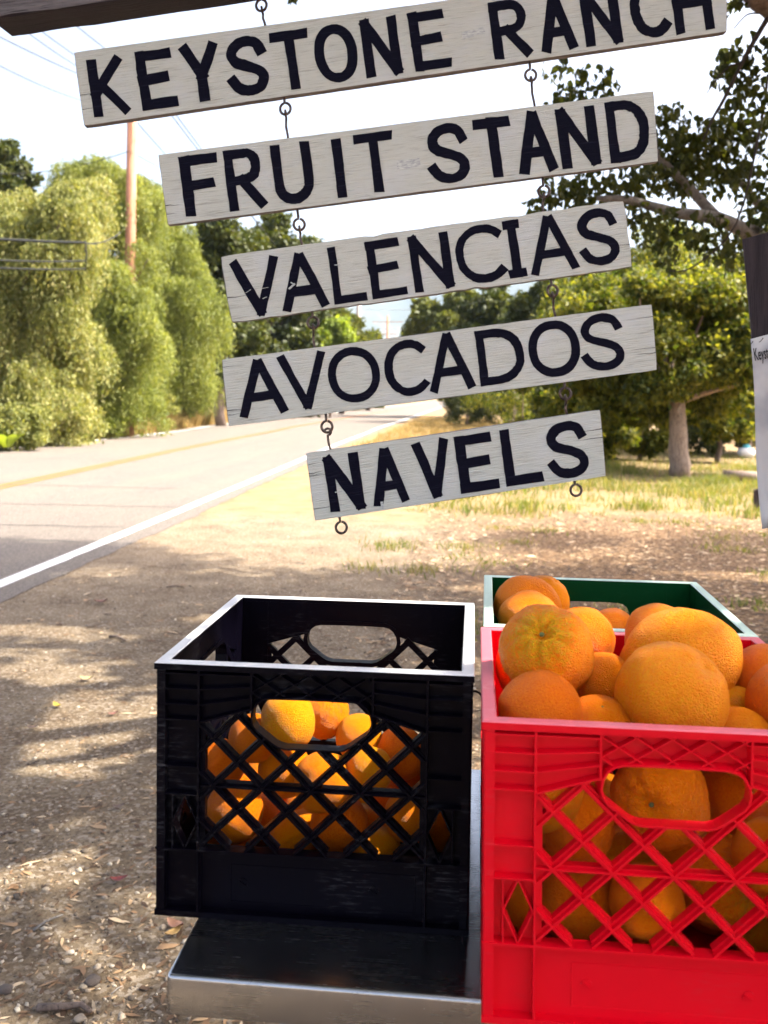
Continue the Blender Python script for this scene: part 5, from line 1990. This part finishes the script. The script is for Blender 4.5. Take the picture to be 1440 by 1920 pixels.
# black crate ------------------------------------------------------------
blk = [
    (540, 1352, 53, 1.035, 'plain', (.75, .35, .35), None, (1, 1, 1), 'bright orange at the left of the handle hole of the black crate'),
    (612, 1340, 45, 1.12, 'wrinkled', (.35, .75, .5), 'stem', (1, 1, 1), 'darker rough orange right of the bright one in the black crate handle hole'),
    (674, 1382, 43, 1.09, 'plain', (.3, -.8, -.3), None, (1, 1, 1), 'orange at the right end of the handle hole of the black crate'),
    (478, 1390, 45, 1.06, 'plain', (-.3, -.8, -.3), None, (1, 1, 1), 'orange in the upper left lattice of the black crate'),
    (412, 1430, 45, 1.07, 'plain', (-.3, -.8, -.3), None, (1, 1, 1), 'orange at the far left of the black crate lattice'),
    (748, 1412, 48, 1.08, 'plain', (.3, .2, .8), None, (1, 1, 1), 'orange in the upper right lattice of the black crate'),
    (690, 1446, 44, 1.03, 'plain', (-.3, -.8, -.3), None, (1, 1, 1), 'orange under the right end of the handle hole of the black crate'),
    (768, 1450, 40, 1.13, 'plain', (-.3, -.8, -.3), None, (1, 1, 1), 'reddish orange at the far right of the black crate lattice'),
    (610, 1478, 54, 1.022, 'plain', (-.6, .4, .7), None, (1, 1, 1), 'orange in the centre of the black crate lattice'),
    (440, 1522, 54, 1.022, 'plain', (.2, .2, .9), None, (1, 1, 1), 'bright orange low in the left of the black crate lattice'),
    (637, 1540, 54, 1.025, 'navel', (-.6, -.3, -.6), None, (1, 1, 1), 'shiny orange below the centre one in the black crate'),
    (545, 1572, 42, 1.02, 'fold', (-.6, -.3, -.6), None, (1, 1, 1), 'creased orange at the bottom of the black crate lattice'),
    (768, 1530, 50, 1.025, 'plain', (.3, -.8, -.3), None, (1, 1, 1), 'orange low in the right of the black crate lattice'),
    (702, 1592, 46, 1.02, 'plain', (.3, -.8, -.3), None, (1, 1, 1), 'orange at the bottom right of the black crate lattice'),
    (818, 1550, 44, 1.07, 'plain', (.3, -.8, -.3), None, (1, 1, 1), 'orange glimpsed through the corner diamond of the black crate'),
    (530, 1440, 50, 1.06, 'plain', (.3, -.8, -.3), None, (1, 1, 1), 'shaded orange left of the centre one in the black crate'),
]
pins = [(P(x, y, d), r * d / FPX) for x, y, r, d, *_ in blk]
box = (BLK[0] - IN, BLK[0] + IN, BLK[1] - IN, BLK[1] + IN)
X, Rd = settle(pins, box, 14, (.030, .034), 33, TZ + .0045, 0.95)
for i in range(len(X)):
    if i < len(blk):
        x, y, r, d, kind, a, st, str_, lab = blk[i]
        put_orange(X[i], Rd[i], kind, 80 + i, lab, 'oranges in the black crate', aim_px(*a), 0.3 * i, str_, st)
    elif X[i][2] < TZ + 0.15:
        put_orange(X[i], Rd[i], 'plain', 100 + i, 'orange at the bottom of the black crate, mostly hidden by other oranges', 'oranges buried in the black crate')

# =================================================================== GROUND CLUTTER
def road_x(y):
    return curve_x(T_WHITE, y) + 0.33


def near_points(n, rng, ymin=1.2, ymax=11, xmin=-3.6, xmax=5, pw=1.7):
    """points on the verge, denser close to the stand"""
    y = ymin * (1 - rng.random(n) * (1 - (ymin / ymax) ** (pw - 1))) ** (-1 / (pw - 1))
    x = rng.uniform(-1, 1, n) * (0.55 * y + 0.5) - 0.10 * y
    ok = (x > road_x(y) - 0.02) & (x < xmax) & (x > xmin)
    return np.c_[x[ok], y[ok]]


rng = np.random.default_rng(500)
# gravel
ico_V = np.array([(0, 0, 1), (.894, 0, .447), (.276, .851, .447), (-.724, .526, .447), (-.724, -.526, .447), (.276, -.851, .447),
                  (.724, .526, -.447), (-.276, .851, -.447), (-.894, 0, -.447), (-.276, -.851, -.447), (.724, -.526, -.447), (0, 0, -1)])
ico_F = np.array([(0, 1, 2), (0, 2, 3), (0, 3, 4), (0, 4, 5), (0, 5, 1), (1, 6, 2), (2, 7, 3), (3, 8, 4), (4, 9, 5), (5, 10, 1),
                  (6, 7, 2), (7, 8, 3), (8, 9, 4), (9, 10, 5), (10, 6, 1), (11, 7, 6), (11, 8, 7), (11, 9, 8), (11, 10, 9), (11, 6, 10)])


def scatter_mesh(xy, tmplV, tmplF, s, flat, rng, zoff=0.0):
    n = len(xy)
    a = rng.uniform(0, 2 * math.pi, n)
    jit = 1 + 0.28 * rng.normal(0, 1, (n, len(tmplV), 3))
    V = tmplV[None] * np.clip(jit, .4, 1.7)
    V = V * np.stack([s, s * rng.uniform(.5, 1, n), s * flat], 1)[:, None, :]
    c, sn = np.cos(a)[:, None], np.sin(a)[:, None]
    X_ = V[..., 0] * c - V[..., 1] * sn + xy[:, :1]
    Y_ = V[..., 0] * sn + V[..., 1] * c + xy[:, 1:2]
    Z_ = V[..., 2] + zoff
    V = np.stack([X_, Y_, Z_], -1).reshape(-1, 3)
    F = (np.arange(n)[:, None, None] * len(tmplV) + tmplF[None]).reshape(-1, tmplF.shape[1])
    return V, F


xy = near_points(15000, rng, 1.1, 9)
s = np.clip(rng.lognormal(-5.35, 0.45, len(xy)), .0016, .015)
V, F = scatter_mesh(xy, ico_V, ico_F, s, 0.55, rng, 0.001)
tag(link('gravel', mesh_np('gravel', V, F), M['gravel']), 'loose gravel scattered over the dirt verge', 'gravel', kind='stuff')
# leaf litter and bark chips
pet_V = np.array([(-1, 0, 0.05), (-.3, .38, .22), (.45, .30, .16), (1, 0, .02), (.45, -.32, .10), (-.3, -.36, .05)])
pet_F = np.array([(0, 1, 5), (1, 2, 5), (2, 4, 5), (2, 3, 4)])
xy = near_points(26000, rng, 1.1, 8, pw=1.6)
xy2 = np.c_[rng.uniform(-.6, 4.8, 60000), 3.0 + 8.6 * rng.random(60000) ** 1.1]
keep = rng.random(len(xy)) < np.clip(0.25 + 0.75 * (xy[:, 0] - road_x(xy[:, 1])) / 2.4, .2, 1)
xy = np.concatenate([xy[keep], xy2])
s = np.clip(rng.lognormal(-4.75, 0.5, len(xy)), .003, .030) * np.where(xy[:, 1] > 5, 1.7, 1.0)
V, F = scatter_mesh(xy, pet_V, pet_F, s, 0.5, rng, 0.002)
tag(link('leaf_litter', mesh_np('leaf_litter', V, F), M['litter']), 'dry leaf litter and bark chips covering the dirt', 'leaf litter', kind='stuff')


def blades(n, xy, hgt, wid, lean, mt, name, label, rng):
    k = len(xy)
    a = rng.uniform(0, 2 * math.pi, k)
    h = hgt * (0.5 + 0.9 * rng.random(k)) * (1.0 + 0.75 * np.sin(xy[:, 0] * 2.3 + 1.7 * np.sin(xy[:, 1] * 1.9)) * np.sin(xy[:, 1] * 2.9))
    b = np.c_[xy, np.zeros(k)]
    sd = np.c_[np.cos(a), np.sin(a), np.zeros(k)] * (wid * (0.6 + .8 * rng.random(k)))[:, None]
    ld = np.c_[rng.normal(0, 1, (k, 2)), np.zeros(k)] * (lean * h)[:, None]
    m_ = b + ld * .3 + np.array([0, 0, 1]) * (h * .6)[:, None]
    tpt = b + ld + np.array([0, 0, 1]) * h[:, None]
    V = np.stack([b - sd, b + sd, m_ + sd * .6, tpt, m_ - sd * .6], 1).reshape(-1, 3)
    i = np.arange(k)[:, None] * 5
    F = np.concatenate([i + np.array([[0, 1, 2]]), i + np.array([[0, 2, 4]]), i + np.array([[4, 2, 3]])], 1).reshape(-1, 3)
    return tag(link(name, mesh_np(name, V, F), mt), label, 'grass', kind='stuff')


def patchy(n, x0, x1, y0, y1, rng, npatch, pr):
    c = np.c_[rng.uniform(x0, x1, npatch), rng.uniform(y0, y1, npatch)]
    i = rng.integers(0, npatch, n)
    q = c[i] + rng.normal(0, pr, (n, 2)) * (0.5 + rng.random((n, 1)))
    return q


def ok_zone(q):
    return q[(q[:, 0] > road_x(q[:, 1]) + .9) & (q[:, 1] > 0)]


q = np.concatenate([patchy(16000, 0.2, 9, 13.4, 20, rng, 120, .28), patchy(2500, -1.0, 4.5, 11.4, 13, rng, 24, .2), np.c_[rng.uniform(-1, 9, 8000), rng.uniform(13, 26, 8000)]])
blades(0, ok_zone(q), 0.11, .006, .55, M['grass_green'], 'grass', 'sunlit yellow-green grass under the orchard trees', rng)
q = np.concatenate([patchy(4500, -1.0, 4.6, 5.5, 11.5, rng, 46, .13)])
blades(0, ok_zone(q), 0.055, .004, .6, M['grass_green'], 'grass', 'sparse short weeds growing through the leaf litter behind the crates', rng)
q = np.concatenate([patchy(26000, -3.6, 0.5, 20, 60, rng, 240, .5)])
q = q[q[:, 0] > road_x(q[:, 1]) + .5]
blades(0, q, 0.16, .012, .5, M['grass_dry'], 'grass', 'dry straw-coloured grass on the near verge beside the far bend', rng)
yy_ = 16 + 60 * rng.random(80000) ** 1.4
q = np.c_[curve_x(T_LEFT, yy_) - 0.55 - np.abs(rng.normal(0, 0.7, 80000)), yy_]
blades(0, q, 0.38, .018, .5, M['grass_dry'], 'grass', 'tall dry golden grass along the far verge of the road', rng)

# individually visible bits on the ground
def ground_leaf(x, y, L, rot, col, label, tilt=0.25, curl=.18):
    g = G(x, y)
    mt_ = mat('fallen_leaf', col, 0.5)
    t_ = NT(mt_)
    t_.base(t_.mix(t_.ramp(t_.noise(t_.coord('Object', (1, 1, 1)), 3.5 / 1.0, 3), [(0.45, 0.0), (0.62, 0.8)]), col, tuple(min(.6, c_ * 1.9 + .02) for c_ in col)))
    n = 9
    mb = MB()
    V = []
    for i in range(n):
        s = i / (n - 1)
        w = 0.26 * math.sin(math.pi * (s * .96 + .02)) ** .8
        z = 0.10 + curl * (2 * s - 1) ** 2
        V += [(s - .5, -w, z + .10), (s - .5, 0, z), (s - .5, w, z + .07)]
    mb.add(V, [(3 * i + k, 3 * i + k + 1, 3 * i + k + 4, 3 * i + k + 3) for i in range(n - 1) for k in (0, 1)])
    mb.tube([(-.72, .03, .25), (-.6, .01, .22), (-.5, 0, .11 + curl)], .012, 5)
    o = mb.build('fallen_leaf', mt_, None, smooth=True)
    o.location = (g[0], g[1], 0.003)
    o.rotation_euler = (tilt * .3, -tilt * .25, rot)
    o.scale = (L, L, L)
    return tag(o, label, 'leaf', 'fallen leaves on the dirt')


ground_leaf(223, 1655, .050, 0.25, (0.17, 0.018, 0.010), 'dark red fallen leaf lying left of the black crate')
ground_leaf(106, 1327, .055, 2.6, (0.30, 0.22, 0.02), 'yellow and green fallen leaf on the dirt at the left')
ground_leaf(163, 1277, .070, 0.1, (0.36, 0.27, 0.12), 'tan fallen leaf just beyond the yellow one')
ground_leaf(212, 1342, .045, 0.4, (0.16, 0.06, 0.045), 'dull brown fallen leaf right of the yellow one')
ground_leaf(190, 1132, .085, 0.2, (0.15, 0.05, 0.03), 'brown fallen leaf out near the road edge')
ground_leaf(330, 1742, .060, -.5, (0.25, 0.12, 0.07), 'curled brown leaf by the corner of the table')
ground_leaf(325, 1755, .050, .9, (0.34, 0.20, 0.06), 'ochre leaf under the corner of the black crate')
ground_leaf(62, 1368, .050, .2, (0.07, 0.04, 0.03), 'blackish fallen leaf below the yellow one')
ground_leaf(222, 1517, .045, .3, (0.12, 0.07, 0.045), 'small dark leaf in the sunlit patch left of the black crate')


def stone(x, y, r, mt, label, flat=.6):
    g = G(x, y)
    bm = bmesh.new()
    bmesh.ops.create_icosphere(bm, subdivisions=3, radius=1)
    from mathutils import noise as mn
    o_ = Vector((x * .1, y * .1, 3))
    for v in bm.verts:
        v.co *= 1 + .25 * mn.noise(v.co * 1.1 + o_) + .08 * mn.noise(v.co * 3 + o_)
        v.co.z *= flat
    me = bpy.data.meshes.new('stone')
    bm.to_mesh(me); bm.free()
    ob = link('stone', me, M[mt], None, (g[0], g[1], r * flat * .55), True)
    ob.scale = (r, r, r)
    ob.rotation_euler[2] = x * .37
    return tag(ob, label, 'stone', 'stones on the dirt')


stone(174, 1843, .018, 'stone_dark', 'rounded dark stone near the bottom left, largest on the dirt')
stone(86, 1670, .010, 'stone_pale', 'pale tan pebble left of the red leaf')
stone(157, 1852, .009, 'stone_pale', 'pale chip leaning on the dark stone', .5)
stone(306, 1741, .009, 'stone_pale', 'grey white pebble beside the curled brown leaf', .7)
stone(126, 1805, .010, 'stone_pale', 'pale pebble up left of the dark stone')
stone(150, 1912, .013, 'stone_pale', 'flat pale stone at the bottom edge of the picture', .4)
stone(10, 1860, .016, 'stone_dark', 'dark stone at the bottom left corner')


def twig(pts, r, label, mt='bark_brown'):
    mb = MB()
    q = []
    for i, (x, y) in enumerate(pts):
        g = G(x, y)
        g[2] = r * .9 + 0.004 * (i % 2)
        q.append(g)
    mb.tube(q, np.linspace(r, r * .6, len(q)), 6)
    return tag(mb.build('twig', M[mt], smooth=True), label, 'twig', 'twigs on the dirt')


twig([(62, 1747), (85, 1733), (104, 1722), (118, 1720)], .0035, 'pale crooked twig on the dirt at the lower left', 'bark_pale')
twig([(70, 1896), (98, 1898), (130, 1893), (152, 1893), (170, 1903)], .009, 'thick reddish brown stick at the bottom left')
twig([(208, 1866), (220, 1858), (230, 1850)], .002, 'thin pale twig right of the dark stone', 'bark_pale')
twig([(0, 1568), (14, 1565), (24, 1562)], .005, 'short dark stick at the left edge')
twig([(205, 1196), (220, 1197), (236, 1204)], .009, 'dark forked stick on the verge near the road')
twig([(312, 1102), (330, 1101), (345, 1102)], .006, 'short dark stick above the left corner of the black crate')

# things standing in the grass at the right
g = G(1418, 958)
mb = MB()
mb.prism([(-.035, -.03, 0), (.035, -.03, 0), (.035, .03, 0), (-.035, .03, 0)], [(-.03, -.025, .27), (.03, -.025, .29), (.03, .025, .29), (-.03, .025, .27)])
tag(mb.build('wooden_stake', M['post_wood'], None, tuple(g)), 'short dark wooden stake in the grass beside the paper notice', 'stake')
g = G(1392, 905)
mb = MB()
mb.tube([g + np.array([-.3, .1, .10]), g + np.array([0, .02, .11]), g + np.array([.45, -.05, .10])], [.11, .10, .09], 9)
tag(mb.build('log', M['bark_brown'], None, smooth=True), 'dark fallen log lying in the tall grass right of the orchard trunk', 'log')
g = G(1399, 858)
root = empty('plastic_tub', g, 'white plastic tub with a teal top lying in the weeds by the notice', 'tub')
mb = MB()
for r0, z0, r1, z1 in ((.10, .20, .17, .24), (.17, .24, .18, .34), (.18, .34, .12, .42)):
    pass
n = 16
prof = [(.02, .20), (.13, .20), (.18, .26), (.19, .33), (.15, .41), (.02, .43)]
V = [(r_ * math.cos(2 * math.pi * k / n) * 1.15, r_ * math.sin(2 * math.pi * k / n), (z_ - .20) * 1.15) for r_, z_ in prof for k in range(n)]
F = [(i * n + k, i * n + (k + 1) % n, (i + 1) * n + (k + 1) % n, (i + 1) * n + k) for i in range(len(prof) - 1) for k in range(n)]
F += [tuple(range(n - 1, -1, -1)), tuple((len(prof) - 1) * n + k for k in range(n))]
mb.add(V, F)
mb.build('tub_body', M['white_plastic'], root, smooth=True)
mb = MB()
V = [(r_ * math.cos(2 * math.pi * k / n), r_ * math.sin(2 * math.pi * k / n), z_) for r_, z_ in ((.11, .24), (.10, .31), (.06, .34)) for k in range(n)]
mb.add(V, [(i * n + k, i * n + (k + 1) % n, (i + 1) * n + (k + 1) % n, (i + 1) * n + k) for i in range(2) for k in range(n)] + [tuple(2 * n + k for k in range(n))])
mb.build('tub_top', M['teal_plastic'], root, smooth=True)
